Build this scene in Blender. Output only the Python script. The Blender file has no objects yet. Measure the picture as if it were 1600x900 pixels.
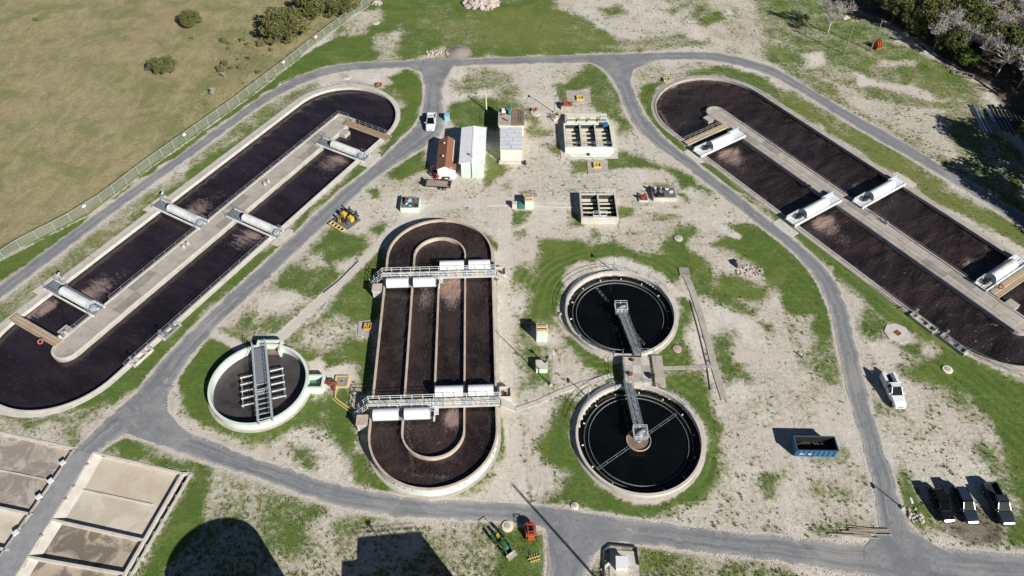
import bpy, math, random
import numpy as np
from mathutils import Vector, Matrix
random.seed(7); rng = np.random.default_rng(7)
C = bpy.context.scene.collection
PI = math.pi
# ------------------------------------------------------------------ camera, light
CAMH = 90.0; TILT = math.radians(48.1); FPX = 1150.0
cam = bpy.data.objects.new('camera', bpy.data.cameras.new('camera')); C.objects.link(cam)
cam.location = (0, 0, CAMH); cam.rotation_euler = (PI/2-TILT, 0, 0)
cam.data.sensor_width = 36; cam.data.lens = 36*FPX/1600; cam.data.clip_end = 5000; cam.data.clip_start = 1
bpy.context.scene.camera = cam
SUN_EL = math.radians(31); SHAD = math.radians(39.5)      # shadows run to -x,+y
w = bpy.data.worlds.new('World'); bpy.context.scene.world = w; w.use_nodes = True
nt = w.node_tree; bg = nt.nodes['Background']; sky = nt.nodes.new('ShaderNodeTexSky')
sky.sky_type = 'NISHITA'; sky.sun_disc = False; sky.sun_elevation = SUN_EL; sky.sun_rotation = PI-SHAD
sky.altitude = 3000; sky.air_density = .7; sky.dust_density = .2; sky.ozone_density = 2.0
nt.links.new(sky.outputs[0], bg.inputs[0]); bg.inputs[1].default_value = 0.05
sd = bpy.data.lights.new('sun', 'SUN'); sd.energy = 5.0; sd.angle = math.radians(.5); sd.color = (1, .965, .915)
so = bpy.data.objects.new('sun', sd); C.objects.link(so)
ldir = Vector((-math.sin(SHAD)*math.cos(SUN_EL), math.cos(SHAD)*math.cos(SUN_EL), -math.sin(SUN_EL)))
so.rotation_euler = ldir.to_track_quat('-Z', 'Y').to_euler(); so.location = (60, -60, 80)
vs = bpy.context.scene.view_settings
vs.view_transform = 'Standard'; vs.look = 'None'; vs.exposure = 0.28; vs.gamma = 1

def G(u, v, z=0.0):                    # where the sight line through a photo pixel meets height z
    x = (u-800)/FPX; y = (v-450)/FPX
    d = (x, math.cos(TILT)-y*math.sin(TILT), -math.sin(TILT)-y*math.cos(TILT))
    t = (z-CAMH)/d[2]
    return (d[0]*t, d[1]*t)
def GL(pts, z=0.0, o=(0, 0, 1)):
    return [G(o[0]+p[0]/o[2], o[1]+p[1]/o[2], z) for p in pts]

# ------------------------------------------------------------------ materials
MATS = {}
def lin(h):
    if isinstance(h, str):
        c = [int(h[i:i+2], 16)/255 for i in (0, 2, 4)]
        return tuple(((x+.055)/1.055)**2.4 if x > .04045 else x/12.92 for x in c)
    return h
class NT:
    def __init__(s, m): s.t = m.node_tree; s.n = s.t.nodes; s.l = s.t.links
    def new(s, k, **kw):
        n = s.n.new(k)
        for a, b in kw.items(): setattr(n, a, b)
        return n
    def put(s, sock, v):
        if hasattr(v, 'links') or hasattr(v, 'is_linked'): s.l.new(v, sock)
        else:
            if hasattr(sock.default_value, '__len__') and len(sock.default_value) == 4 and len(v) == 3: v = (*v, 1)
            sock.default_value = v
    def noise(s, scale, det=4, rough=.6, vec=None, dist=0):
        n = s.new('ShaderNodeTexNoise'); n.inputs['Scale'].default_value = scale; n.inputs['Detail'].default_value = det
        n.inputs['Roughness'].default_value = rough; n.inputs['Distortion'].default_value = dist
        if vec is not None: s.l.new(vec, n.inputs['Vector'])
        return n.outputs['Fac']
    def math(s, op, a, b=0.0, c=None, clamp=False):
        n = s.new('ShaderNodeMath', operation=op, use_clamp=clamp); s.put(n.inputs[0], a); s.put(n.inputs[1], b)
        if c is not None: s.put(n.inputs[2], c)
        return n.outputs[0]
    def step(s, v, lo, hi, a=0.0, b=1.0):
        n = s.new('ShaderNodeMapRange', interpolation_type='SMOOTHSTEP'); s.put(n.inputs[0], v)
        for i, q in enumerate((lo, hi, a, b)): n.inputs[i+1].default_value = q
        return n.outputs[0]
    def mix(s, f, a, b, t='MIX'):
        n = s.new('ShaderNodeMix', data_type='RGBA', blend_type=t); s.put(n.inputs[0], f); s.put(n.inputs[6], a); s.put(n.inputs[7], b)
        return n.outputs[2]
    def co(s, k='Object', scale=(1, 1, 1), rot=0):
        n = s.new('ShaderNodeTexCoord'); m = s.new('ShaderNodeMapping'); m.inputs['Scale'].default_value = scale
        m.inputs['Rotation'].default_value = (0, 0, rot); s.l.new(n.outputs[k], m.inputs[0]); return m.outputs[0]
    def bump(s, h, st=.4, d=.05):
        n = s.new('ShaderNodeBump'); n.inputs['Strength'].default_value = st; n.inputs['Distance'].default_value = d
        s.l.new(h, n.inputs['Height']); return n.outputs[0]
def newmat(name):
    m = bpy.data.materials.new(name); m.use_nodes = True; t = NT(m); b = t.n['Principled BSDF']; MATS[name] = m
    return m, t, b
def pm(name, col, rough=.8, var=.25, scale=2.0, fine=18.0, bump=.2, metal=0.0, dirt=None, dirtamt=.4, spec=None, worldco=False):
    m, t, b = newmat(name); v = t.co('Object')
    if worldco:
        g = t.new('ShaderNodeNewGeometry'); v = g.outputs['Position']
    c = lin(col); n1 = t.noise(scale, 5, .65, v); n2 = t.noise(fine, 3, .6, v)
    d = tuple(x*(1-var) for x in c); l = tuple(min(1, x*(1+var*.6)) for x in c)
    k = t.mix(t.step(n1, .3, .7), d, l); k = t.mix(t.step(n2, .25, .8), k, tuple(x*(1-var*.5) for x in c), 'MIX') if var > 0 else k
    if dirt: k = t.mix(t.math('MULTIPLY', t.step(t.noise(scale*.6, 6, .7, v), .45, .7), dirtamt), k, lin(dirt))
    t.put(b.inputs['Base Color'], k); b.inputs['Roughness'].default_value = rough; b.inputs['Metallic'].default_value = metal
    if spec is not None: b.inputs['Specular IOR Level'].default_value = spec
    if bump: t.put(b.inputs['Normal'], t.bump(t.math('ADD', n1, n2), bump, .03))
    return m
CON = pm('concrete', 'b9b1a6', .9, .22, .7, 9, .25, dirt='857b6e', dirtamt=.45, worldco=True)
CON2 = pm('concrete_pale', 'cfc9bf', .9, .15, .8, 9, .2, dirt='968d80', dirtamt=.35, worldco=True)
CON3 = pm('concrete_grey', '9d9890', .9, .22, .7, 9, .25, dirt='6f675c', dirtamt=.5, worldco=True)
COND = pm('concrete_stained', '8d7b6c', .9, .3, .9, 8, .25, dirt='4a3c34', dirtamt=.6, worldco=True)
CONT = pm('concrete_tan', 'cbbaa9', .9, .2, .9, 8, .25, dirt='957763', dirtamt=.5, worldco=True)
MINT = pm('mint_paint', 'dbe3d8', .75, .1, .6, 6, .12, dirt='9fae98', dirtamt=.35, worldco=True)
MINT2 = pm('mint_paint_bright', 'cfe3d0', .7, .08, .6, 6, .1, dirt='97b79a', dirtamt=.3, worldco=True)
CREAM = pm('cream_wall', 'e8e0c8', .8, .1, .7, 6, .12, dirt='b8ab88', dirtamt=.3)
WHITE = pm('white_paint', 'e8eaec', .35, .05, 1, 8, .04, dirt='b9b6ae', dirtamt=.25)
FRP = pm('white_fibreglass', 'e6e7e4', .6, .08, .8, 6, .05, dirt='a39c8c', dirtamt=.45, worldco=True)
GALV = pm('galvanised_steel', 'a4a9ac', .45, .15, 3, 20, .08, metal=.4)
GRAT = pm('grating', '8f959b', .6, .2, 3, 30, .3, metal=.3)
STEEL = pm('painted_grey_steel', 'a9b1b4', .5, .12, 2, 12, .1)
DARK = pm('dark_steel', '2c2d30', .5, .2, 3, 12, .1)
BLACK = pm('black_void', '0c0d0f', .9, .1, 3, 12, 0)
RUBBER = pm('tyre_rubber', '1a1a1b', .9, .15, 6, 30, .1)
GLASS = pm('vehicle_glass', '0b1013', .12, 0, 3, 12, 0, spec=.4)
RUST = pm('rusty_metal', '8a4b35', .85, .35, 3, 14, .2, dirt='5a2f26')
REDP = pm('red_paint', 'b03a30', .5, .2, 3, 14, .08, dirt='6d2a22')
ORANGE = pm('orange_paint', 'b85a35', .65, .15, 3, 14, .08, dirt='8a3a22')
YEL = pm('yellow_paint', 'cfb13c', .5, .15, 3, 14, .08, dirt='8f7327')
CAUT = pm('yellow_pipe', 'd6be78', .7, .15, 3, 14, .08)
GREENP = pm('green_paint', '2c6b3c', .6, .15, 3, 14, .05, dirt='2c5233')
GREEND = pm('dark_green_paint', '3f7f70', .5, .2, 2, 10, .05)
BLUEP = pm('blue_paint', '2b6c9c', .5, .15, 2, 10, .08, dirt='2a4f6b')
BLUEL = pm('light_blue_paint', '8fc2d6', .5, .15, 2, 10, .08)
WOOD = pm('weathered_wood', 'a98f73', .9, .3, 3, 20, .25, dirt='6d5a49')
WOODT = pm('tan_planks', 'c3a277', .9, .2, 3, 20, .25, dirt='8d7453')
LOG = pm('grey_log', 'a59a8d', .95, .3, 4, 20, .4, dirt='5d5047')
BARK = pm('bark', '5b4f43', .95, .3, 4, 20, .4)
TWIG = pm('bare_twigs', 'bcb5ad', .95, .25, 3, 9, 0)
STONE = pm('rubble_stone', 'c9bdb2', .95, .25, 2, 9, .4, dirt='93796b')
PIPEM = pm('steel_pipe', 'b7c6d2', .35, .15, 2, 9, .05, metal=.5)
SCRAP = pm('scrap_grey', '7c7b7a', .7, .45, 4, 16, .3, dirt='3b3532', dirtamt=.7)
ROOFB = pm('brown_shingle', '9b6b52', .9, .2, 3, 22, .5, dirt='7b5340')
ROOFW = pm('white_roof_sheet', 'f1f2f3', .35, .04, .8, 6, .03, dirt='b4b4b4', dirtamt=.2)
ROOFG = pm('grey_roof_panel', 'd0d3d8', .6, .1, 1, 8, .1, dirt='8e9297', dirtamt=.3)
ORP = pm('orange_lid', 'c29a55', .6, .15, 2, 10, .1)
NAVY = pm('dark_blue_car_paint', '2b3544', .25, .05, 1, 10, .0, spec=.6)
CHAR = pm('charcoal_car_paint', '17181b', .22, .05, 1, 10, .0, spec=.6)
GREYC = pm('dark_grey_car_paint', '30373f', .25, .05, 1, 10, .0, spec=.6)
WCAR = pm('white_car_paint', 'e6e8ea', .25, .03, 1, 10, .0, spec=.6)
CHROME = pm('chrome', 'd8dadc', .15, .05, 2, 10, 0, metal=.9)
LAMPG = pm('headlight_glass', 'a9afb2', .15, .05, 2, 10, 0, spec=.8)
TAIL = pm('tail_light', '8c1c18', .2, .05, 2, 10, 0)
BUMP = pm('bumper_metal', '6f7478', .5, .05, 2, 10, 0, metal=.4)
PINK = pm('red_lifebuoy', 'b9615c', .6, .1, 2, 10, .05)

# ------------------------------------------------------------------ mesh helper
class MB:
    def __init__(s): s.v = []; s.f = []
    def add(s, vs, fs, M=None):
        k = len(s.v)
        if M is not None: vs = [tuple(M @ Vector(p)) for p in vs]
        s.v += [tuple(p) for p in vs]; s.f += [tuple(i+k for i in f) for f in fs]; return s
    def box(s, c, d, rz=0.0, M=None):
        x, y, z = (q/2 for q in d); R = Matrix.Translation(Vector(c)) @ Matrix.Rotation(rz, 4, 'Z')
        if M is not None: R = M @ R
        vs = [(-x, -y, -z), (x, -y, -z), (x, y, -z), (-x, y, -z), (-x, -y, z), (x, -y, z), (x, y, z), (-x, y, z)]
        return s.add(vs, [(3, 2, 1, 0), (4, 5, 6, 7), (0, 1, 5, 4), (1, 2, 6, 5), (2, 3, 7, 6), (3, 0, 4, 7)], R)
    def prism(s, pts, z0, z1):
        n = len(pts); a = sum(pts[i][0]*pts[(i+1) % n][1]-pts[(i+1) % n][0]*pts[i][1] for i in range(n))
        if a < 0: pts = pts[::-1]
        vs = [(p[0], p[1], z0) for p in pts]+[(p[0], p[1], z1) for p in pts]
        return s.add(vs, [tuple(range(n))[::-1], tuple(range(n, 2*n))]+[(i, (i+1) % n, (i+1) % n+n, i+n) for i in range(n)])
    def tube(s, a, b, r, n=6, r2=None, cap=True):
        a = Vector(a); b = Vector(b); d = b-a
        if d.length < 1e-6: return s
        q = d.to_track_quat('Z', 'Y').to_matrix(); r2 = r if r2 is None else r2
        vs = [tuple(a+q @ Vector((math.cos(2*PI*i/n)*r, math.sin(2*PI*i/n)*r, 0))) for i in range(n)]
        vs += [tuple(b+q @ Vector((math.cos(2*PI*i/n)*r2, math.sin(2*PI*i/n)*r2, 0))) for i in range(n)]
        fs = [(i, (i+1) % n, (i+1) % n+n, i+n) for i in range(n)]
        if cap: fs += [tuple(range(n))[::-1], tuple(range(n, 2*n))]
        return s.add(vs, fs)
    def path(s, pts, r, n=5):
        for a, b in zip(pts, pts[1:]): s.tube(a, b, r, n)
        return s
    def lathe(s, prof, n=24, c=(0, 0), a0=0.0, a1=2*PI):
        full = abs(a1-a0-2*PI) < 1e-6; m = n if full else n+1; k = len(prof); vs = []
        for i in range(m):
            a = a0+(a1-a0)*i/n
            vs += [(c[0]+r*math.cos(a), c[1]+r*math.sin(a), z) for r, z in prof]
        fs = []
        for i in range(n):
            j = (i+1) % m
            fs += [(i*k+q, j*k+q, j*k+q+1, i*k+q+1) for q in range(k-1)]
        return s.add(vs, fs)
    def grid(s, rows):          # rows of equal length point lists
        n = len(rows[0]); vs = [p for r in rows for p in r]
        return s.add(vs, [(i*n+j, i*n+j+1, (i+1)*n+j+1, (i+1)*n+j) for i in range(len(rows)-1) for j in range(n-1)])
    def mesh(s, name, mat, smooth=False):
        me = bpy.data.meshes.new(name); me.from_pydata(s.v, [], s.f); me.materials.append(mat)
        if smooth: me.polygons.foreach_set('use_smooth', [True]*len(me.polygons))
        me.update(); return me
    def build(s, name, mat, parent=None, loc=(0, 0, 0), rz=0, smooth=False, bev=0, label=None):
        o = bpy.data.objects.new(name, s.mesh(name, mat, smooth)); C.objects.link(o); o.location = loc; o.rotation_euler = (0, 0, rz)
        if parent: o.parent = parent
        if bev:
            m = o.modifiers.new('bevel', 'BEVEL'); m.width = bev; m.segments = 2; m.limit_method = 'ANGLE'
        if label: o['label'] = label
        return o
def link(name, me, parent, loc=(0, 0, 0), rz=0):
    o = bpy.data.objects.new(name, me); C.objects.link(o); o.parent = parent; o.location = loc; o.rotation_euler = (0, 0, rz); return o
def thing(name, label, cat, loc=(0, 0, 0), rz=0, group=None):
    o = bpy.data.objects.new(name, None); C.objects.link(o); o.empty_display_size = .5
    o.location = loc; o.rotation_euler = (0, 0, rz); o['label'] = label; o['category'] = cat
    if group: o['group'] = group
    return o
def tag(o, label, cat, group=None):
    o['label'] = label; o['category'] = cat
    if group: o['group'] = group
    return o
def dup(root, loc, rz, label, group=None, scale=None):
    r = root.copy(); C.objects.link(r); r.location = loc; r.rotation_euler = (0, 0, rz); r['label'] = label
    if scale: r.scale = scale if hasattr(scale, '__len__') else (scale,)*3
    if group: r['group'] = group
    for ch in list(root.children):
        c = ch.copy(); C.objects.link(c); c.parent = r
        for g in list(ch.children):
            d = g.copy(); C.objects.link(d); d.parent = c
    return r
def resample(pts, n):
    P = np.array(pts, float); d = np.r_[0, np.cumsum(np.hypot(*np.diff(P, axis=0).T))]; t = np.linspace(0, d[-1], n)
    return np.c_[np.interp(t, d, P[:, 0]), np.interp(t, d, P[:, 1])]
def smoothline(pts, it=2):
    P = [tuple(p) for p in pts]
    for _ in range(it):
        Q = [P[0]]
        for a, b in zip(P, P[1:]): Q += [(a[0]*.75+b[0]*.25, a[1]*.75+b[1]*.25), (a[0]*.25+b[0]*.75, a[1]*.25+b[1]*.75)]
        P = Q+[P[-1]]
    return P
def railing(name, pts, parent=None, h=1.05, r=.028, gap=1.8, z=0.0, mat=None, rails=2):
    mb = MB(); P = np.array(pts, float); L = np.hypot(*np.diff(P[:, :2], axis=0).T).sum(); n = max(2, int(L/gap)+1)
    for k in range(rails):
        q = z+h*(1-k*.45); mb.path([(p[0], p[1], q) for p in P], r, 5)
    for x, y in resample(P[:, :2], n): mb.tube((x, y, z), (x, y, z+h), r*1.15, 5)
    return mb.build(name, mat or GALV, parent)

# ------------------------------------------------------------------ layout of the big tanks (metres)
class Ditch:
    def __init__(s, deg, s0, s1, nlo, nhi):
        s.a = math.radians(deg); s.s0, s.s1, s.nlo, s.nhi = s0, s1, nlo, nhi; s.R = (nhi-nlo)/2; s.nc = (nhi+nlo)/2; s.m = 1
    def W(s, a, n): return (a*math.cos(s.a)-n*math.sin(s.a), a*math.sin(s.a)+n*math.cos(s.a))
    def inv(s, X, Y): return X*math.cos(s.a)+Y*math.sin(s.a), -X*math.sin(s.a)+Y*math.cos(s.a)
    def dist(s, X, Y):          # signed distance outside the inner wall face
        a, n = s.inv(X, Y); a2 = a-np.clip(a, s.s0, s.s1); return np.hypot(a2, n-s.nc)-s.R
    def ring(s, off, arcn=40, lin=40):
        R = s.R+off; P = [(s.s0+(s.s1-s.s0)*i/lin, s.nc-R) for i in range(lin)]
        P += [(s.s1+R*math.sin(PI*i/arcn), s.nc-R*math.cos(PI*i/arcn)) for i in range(arcn)]
        P += [(s.s1-(s.s1-s.s0)*i/lin, s.nc+R) for i in range(lin)]
        P += [(s.s0-R*math.sin(PI*i/arcn), s.nc+R*math.cos(PI*i/arcn)) for i in range(arcn)]
        return P
LD = Ditch(60.6, 25.6, 94.2, 82.4, 104.5)
RD = Ditch(-56.8, -86, -22, 94.9, 119.3); RD.m = -1      # its lengths are listed running the other way
TK = Ditch(92.2, 0, 1, 0, 1)
tc = (-11.45, 69.65); ts, tn = TK.inv(*tc); TK = Ditch(92.2, ts-16.75, ts+16.75, tn-8.6, tn+8.6)
C1 = (17.2, 75.2, 8.45); C2 = (17.6, 52.6, 8.45); C3 = (-36.85, 61.2, 6.35)
BEDR = GL([(145, 707), (299, 738), (203, 902), (178, 945), (0, 935), (27, 897)])
BEDL = GL([(-120, 650), (0, 676), (117, 701), (51, 804), (0, 870), (-60, 945), (-160, 930)])

def inpoly(X, Y, P):
    P = np.array(P); ins = np.zeros(X.shape, bool); dm = np.full(X.shape, 1e9)
    for i in range(len(P)):
        (x0, y0), (x1, y1) = P[i], P[(i+1) % len(P)]
        c = ((y0 > Y) != (y1 > Y))
        with np.errstate(divide='ignore', invalid='ignore'):
            ins ^= c & (X < (x1-x0)*(Y-y0)/(y1-y0+1e-12)+x0)
        dx, dy = x1-x0, y1-y0; t = np.clip(((X-x0)*dx+(Y-y0)*dy)/(dx*dx+dy*dy+1e-12), 0, 1)
        dm = np.minimum(dm, np.hypot(X-x0-t*dx, Y-y0-t*dy))
    return np.where(ins, dm, -dm)       # signed, positive inside
def linedist(X, Y, P):
    dm = np.full(X.shape, 1e9)
    for (x0, y0), (x1, y1) in zip(P, P[1:]):
        dx, dy = x1-x0, y1-y0; t = np.clip(((X-x0)*dx+(Y-y0)*dy)/(dx*dx+dy*dy+1e-12), 0, 1)
        dm = np.minimum(dm, np.hypot(X-x0-t*dx, Y-y0-t*dy))
    return dm

# ------------------------------------------------------------------ road edges traced on the ground
RE = {}
RE['loop'] = (GL([(-90, 512), (0, 443), (197, 300), (297, 230), (400, 155), (457, 123), (510, 103), (560, 97), (653, 95), (800, 89), (933, 85), (1083, 80), (1133, 83), (1200, 101), (1233, 117), (1300, 160), (1400, 213), (1490, 270), (1600, 335), (1800, 460)]),
              GL([(-90, 538), (0, 468), (217, 303), (317, 232), (400, 170), (457, 137), (510, 117), (560, 108), (653, 106), (800, 100), (927, 98), (1083, 92), (1133, 97), (1200, 115), (1250, 143), (1333, 197), (1433, 253), (1507, 297), (1600, 358), (1800, 490)]))
RE['west'] = (GL([(652, 100), (662, 123), (664, 150), (657, 187), (633, 213), (587, 257), (533, 297), (400, 423), (300, 513), (236, 583), (220, 607), (180, 643), (137, 683), (115, 706)]),
              GL([(712, 100), (694, 127), (690, 157), (697, 187), (690, 212), (655, 236), (600, 267), (563, 300), (400, 453), (333, 513), (277, 587), (261, 620), (238, 665), (190, 680), (146, 710)]))
RE['south'] = (GL([(262, 590), (257, 643), (287, 673), (400, 717), (500, 750), (600, 773), (667, 782), (800, 785), (900, 798), (960, 808), (1067, 823), (1200, 838), (1373, 853), (1450, 855), (1600, 867), (1800, 880)]),
               GL([(180, 643), (190, 678), (227, 687), (267, 703), (317, 720), (400, 745), (467, 773), (533, 793), (633, 810), (800, 813), (850, 827), (947, 848), (1000, 850), (1100, 863), (1200, 873), (1300, 890), (1400, 910), (1600, 935), (1800, 950)]))
RE['spur'] = (GL([(850, 805), (854, 830), (855, 900), (850, 1010)]), GL([(985, 826), (952, 843), (927, 867), (919, 893), (880, 1010)]))
RE['east'] = (GL([(908, 94), (930, 100), (950, 113), (967, 140), (977, 170), (990, 197), (1027, 230), (1067, 257), (1117, 297), (1200, 363), (1220, 377), (1250, 403), (1277, 437), (1297, 480), (1307, 533), (1323, 607), (1347, 687), (1357, 727), (1373, 800), (1375, 833), (1352, 858)]),
              GL([(1030, 94), (1000, 103), (987, 110), (985, 127), (997, 160), (1013, 190), (1053, 230), (1100, 263), (1143, 297), (1200, 343), (1233, 367), (1267, 397), (1297, 427), (1320, 467), (1330, 507), (1340, 560), (1353, 600), (1360, 637), (1380, 700), (1397, 747), (1410, 800), (1427, 833), (1472, 862)]))
RE = {k: (smoothline(a), smoothline(b)) for k, (a, b) in RE.items()}

# ------------------------------------------------------------------ ground
def axis(lo, hi, st, far):
    a = list(np.arange(lo, hi+st/2, st)); s = st; x = hi; y = lo; L = []; Rr = []
    while x < far: s *= 1.5; x += s; y -= s; Rr.append(x); L.append(y)
    return np.array(L[::-1]+a+Rr)
gx = axis(-150, 150, .42, 2500); gy = axis(20, 205, .42, 2500)
X, Y = np.meshgrid(gx, gy)
n = X.size; nx, ny = len(gx), len(gy)
R_ = np.full(X.shape, .24); Gd = np.zeros(X.shape); Bp = np.zeros(X.shape); Ad = np.zeros(X.shape)
CH = {'g': R_, 'd': Gd, 'p': Bp, 'k': Ad}
def fbm(X, Y, base, octs=4, seed=0):
    g = np.random.default_rng(seed); out = np.zeros(X.shape); amp = 1.0
    for k in range(octs):
        N = 256; T_ = g.uniform(-1, 1, (N, N)); s = base/(2**k); u = (X/s) % N; v = (Y/s) % N; i = u.astype(int) % N; j = v.astype(int) % N
        fu = u-np.floor(u); fv = v-np.floor(v); fu = fu*fu*(3-2*fu); fv = fv*fv*(3-2*fv); i2 = (i+1) % N; j2 = (j+1) % N
        out += amp*((T_[j, i]*(1-fu)+T_[j, i2]*fu)*(1-fv)+(T_[j2, i]*(1-fu)+T_[j2, i2]*fu)*fv); amp *= .6
    return out
XW = X+fbm(X, Y, 4.5, 4, 1)*.85; YW = Y+fbm(X, Y, 4.5, 4, 2)*.85
def paint(ch, val, pts, soft=.9, o=(0, 0, 1)):
    soft = soft*1.5+.3
    P = np.array(GL(pts, 0, o)); A = CH[ch]
    x0, y0 = P.min(0)-soft*3-1.5; x1, y1 = P.max(0)+soft*3+1.5
    i0, i1 = np.searchsorted(gx, [x0, x1]); j0, j1 = np.searchsorted(gy, [y0, y1])
    if i1 <= i0 or j1 <= j0: return
    s = (slice(j0, j1), slice(i0, i1)); d = inpoly(XW[s], YW[s], P)
    k = np.clip(d/(2*soft)+.5, 0, 1); k = k*k*(3-2*k); A[s] += (val-A[s])*k
def pline(ch, val, P, wd, soft=.25):
    P = np.array(P); A = CH[ch]; x0, y0 = P.min(0)-wd*2-1; x1, y1 = P.max(0)+wd*2+1
    i0, i1 = np.searchsorted(gx, [x0, x1]); j0, j1 = np.searchsorted(gy, [y0, y1])
    if i1 <= i0 or j1 <= j0: return
    s = (slice(j0, j1), slice(i0, i1)); k = np.clip((wd-linedist(X[s], Y[s], P))/soft*.5+.5, 0, 1); A[s] = np.maximum(A[s], val*k) if ch != 'g' else A[s]+(val-A[s])*k
# field beyond the fence
FENCE = GL([(640, -40), (585, 0), (520, 47), (400, 142), (300, 214), (230, 263), (140, 333), (0, 404), (-150, 520)])
FL = FENCE+GL([(-900, 700)])+[(-2500, 0), (-2500, 2500), (-100, 2500)]
paint('d', 1, [(0, 0)]*3) if 0 else None
d = inpoly(X, Y, FL); k = np.clip(d/.8+.5, 0, 1); Gd += (1-Gd)*k; R_ += (.5-R_)*k
Rg = lambda v, pts, o=(0, 0, 1), soft=.8: paint('g', v, pts, soft, o)
Z2 = (400, 0, 3); Z3 = (800, 0, 3); Z4 = (1200, 0, 3); Z6 = (400, 300, 3); Z7 = (800, 300, 3); Z8 = (1200, 300, 3)
Y2 = (400, 600, 3); Y3 = (800, 600, 3); Y4 = (1200, 600, 3); ZB = (780, 280, 5.333); ZN = (1060, 350, 5.295)
# north lawn
Rg(.8, [(560, -60), (900, -60), (880, 0), (960, 60), (1060, 76), (1000, 84), (800, 88), (650, 94), (560, 96), (505, 102), (400, 152), (200, 295), (0, 440), (-60, 490), (-60, 450), (0, 410), (140, 338), (230, 270), (300, 220), (400, 150), (520, 60)])
Rg(.36, [(478, 88), (500, 68), (535, 45), (550, 18), (590, 12), (600, 30), (575, 50), (550, 65), (510, 78), (500, 95)])
Rg(.4, [(580, 58), (625, 48), (622, 65), (612, 80), (640, 92), (590, 93), (585, 75)])
Rg(.1, [(488, 70), (515, 62), (522, 78), (500, 88)]); Rg(.3, [(655, 92), (670, 80), (695, 72), (700, 90)], soft=.4)
Rg(.95, [(520, 62), (570, 50), (580, 90), (540, 95), (470, 110), (520, 85)])
Rg(.31, [(860, -60), (1150, -60), (1170, 0), (1210, 60), (1200, 98), (1130, 81), (1050, 73), (1010, 70), (1010, 60), (960, 48), (930, 30), (870, 14)])
Rg(.6, [(1020, -40), (1100, -40), (1110, 30), (1085, 30), (1080, 12), (1050, 24)]); Rg(.7, [(1090, 30), (1120, 15), (1135, 28), (1100, 40)], soft=.5)
Rg(.7, [(930, 10), (970, 8), (975, 25), (945, 30)])
Rg(.6, [(1010, 60), (1060, 52), (1110, 70), (1060, 76), (960, 80), (940, 70)])
Rg(.66, [(1150, -60), (1320, -60), (1400, 60), (1530, 130), (1560, 200), (1600, 250), (1600, 335), (1490, 268), (1400, 211), (1300, 158), (1200, 98), (1190, 40)])
Rg(.72, [(1230, 65), (1300, 60), (1370, 95), (1480, 110), (1540, 165), (1470, 150), (1400, 125), (1330, 112), (1290, 95)])
Rg(.68, [(1340, 140), (1440, 150), (1500, 170), (1540, 230), (1590, 290), (1590, 325), (1510, 262), (1480, 190), (1400, 165)])
Rg(.2, [(1333, 116), (1350, 122), (1400, 132), (1430, 133), (1460, 148), (1485, 157), (1440, 156), (1400, 143), (1342, 130)], soft=.5)
Rg(.22, [(1250, 85), (1285, 82), (1290, 97), (1265, 105)], soft=.5); Rg(.25, [(1368, 93), (1430, 95), (1432, 105), (1375, 105)], soft=.5)
Rg(.38, [(1275, 115), (1350, 150), (1400, 160), (1470, 175), (1485, 215), (1512, 262), (1460, 240), (1400, 203), (1330, 165)])
Rg(.95, [(-60, 450), (0, 412), (101, 338), (262, 236), (337, 187), (439, 112), (500, 72), (545, 50), (500, 102), (457, 121), (400, 151), (297, 226), (197, 296), (0, 439), (-60, 480)], soft=.05)
pline('g', .95, GL([(0, 426), (101, 352), (200, 281), (300, 214), (400, 147), (440, 118)]), .75, .5)
# strips round the left ditch
Rg(.58, [(-60, 515), (0, 470), (100, 395), (220, 305), (400, 173), (510, 119), (600, 110), (655, 112), (660, 200), (600, 150), (480, 160), (200, 400), (0, 560)])
Rg(.85, [(0, 530), (100, 440), (215, 345), (245, 310), (300, 265), (400, 205), (470, 155), (560, 135), (610, 148), (580, 150), (470, 165), (300, 290), (0, 550)], soft=.6)
Rg(.95, [(600, 113), (640, 110), (655, 118), (662, 150), (655, 190), (625, 218), (590, 250), (640, 160), (605, 135)])
Rg(.12, [(500, 117), (560, 108), (640, 108), (600, 118), (610, 135), (560, 132), (500, 130)], soft=.6)
Rg(.9, [(610, 225), (640, 205), (655, 190), (630, 215), (587, 257), (523, 300), (400, 425), (300, 515), (232, 585), (220, 610), (180, 640), (120, 660), (100, 650), (200, 560), (400, 400), (560, 260)])
Rg(.4, [(0, 640), (120, 650), (180, 635), (215, 610), (180, 643), (137, 683), (117, 701), (0, 672), (-80, 650)])
Rg(.85, [(10, 645), (60, 653), (120, 657), (180, 630), (215, 600), (185, 628), (130, 662), (60, 662), (0, 652)], soft=.5)
Rg(.7, [(90, 680), (125, 670), (130, 700), (112, 697)], soft=.5)
Rg(.93, [(165, 700), (195, 680), (240, 700), (262, 715), (310, 722), (325, 735), (330, 760), (305, 830), (262, 900), (230, 960), (190, 960), (250, 830), (305, 742), (230, 722), (165, 703)])
Rg(.43, [(345, 735), (400, 748), (533, 795), (640, 814), (800, 817), (855, 830), (856, 960), (250, 960), (275, 880), (310, 820)])
Rg(.85, [(160, 510), (340, 570), (350, 590), (200, 620), (130, 560)], Y2); Rg(.75, [(50, 570), (130, 560), (170, 640), (290, 780), (200, 800), (60, 720)], Y2)
Rg(.7, [(400, 640), (600, 640), (500, 720), (440, 740), (380, 780), (380, 700)], Y2, .5); Rg(.7, [(900, 600), (1190, 620), (1190, 680), (1050, 700)], Y2, .5)
Rg(.85, [(785, 817), (850, 830), (854, 960), (760, 960), (775, 870), (790, 840)])
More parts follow.
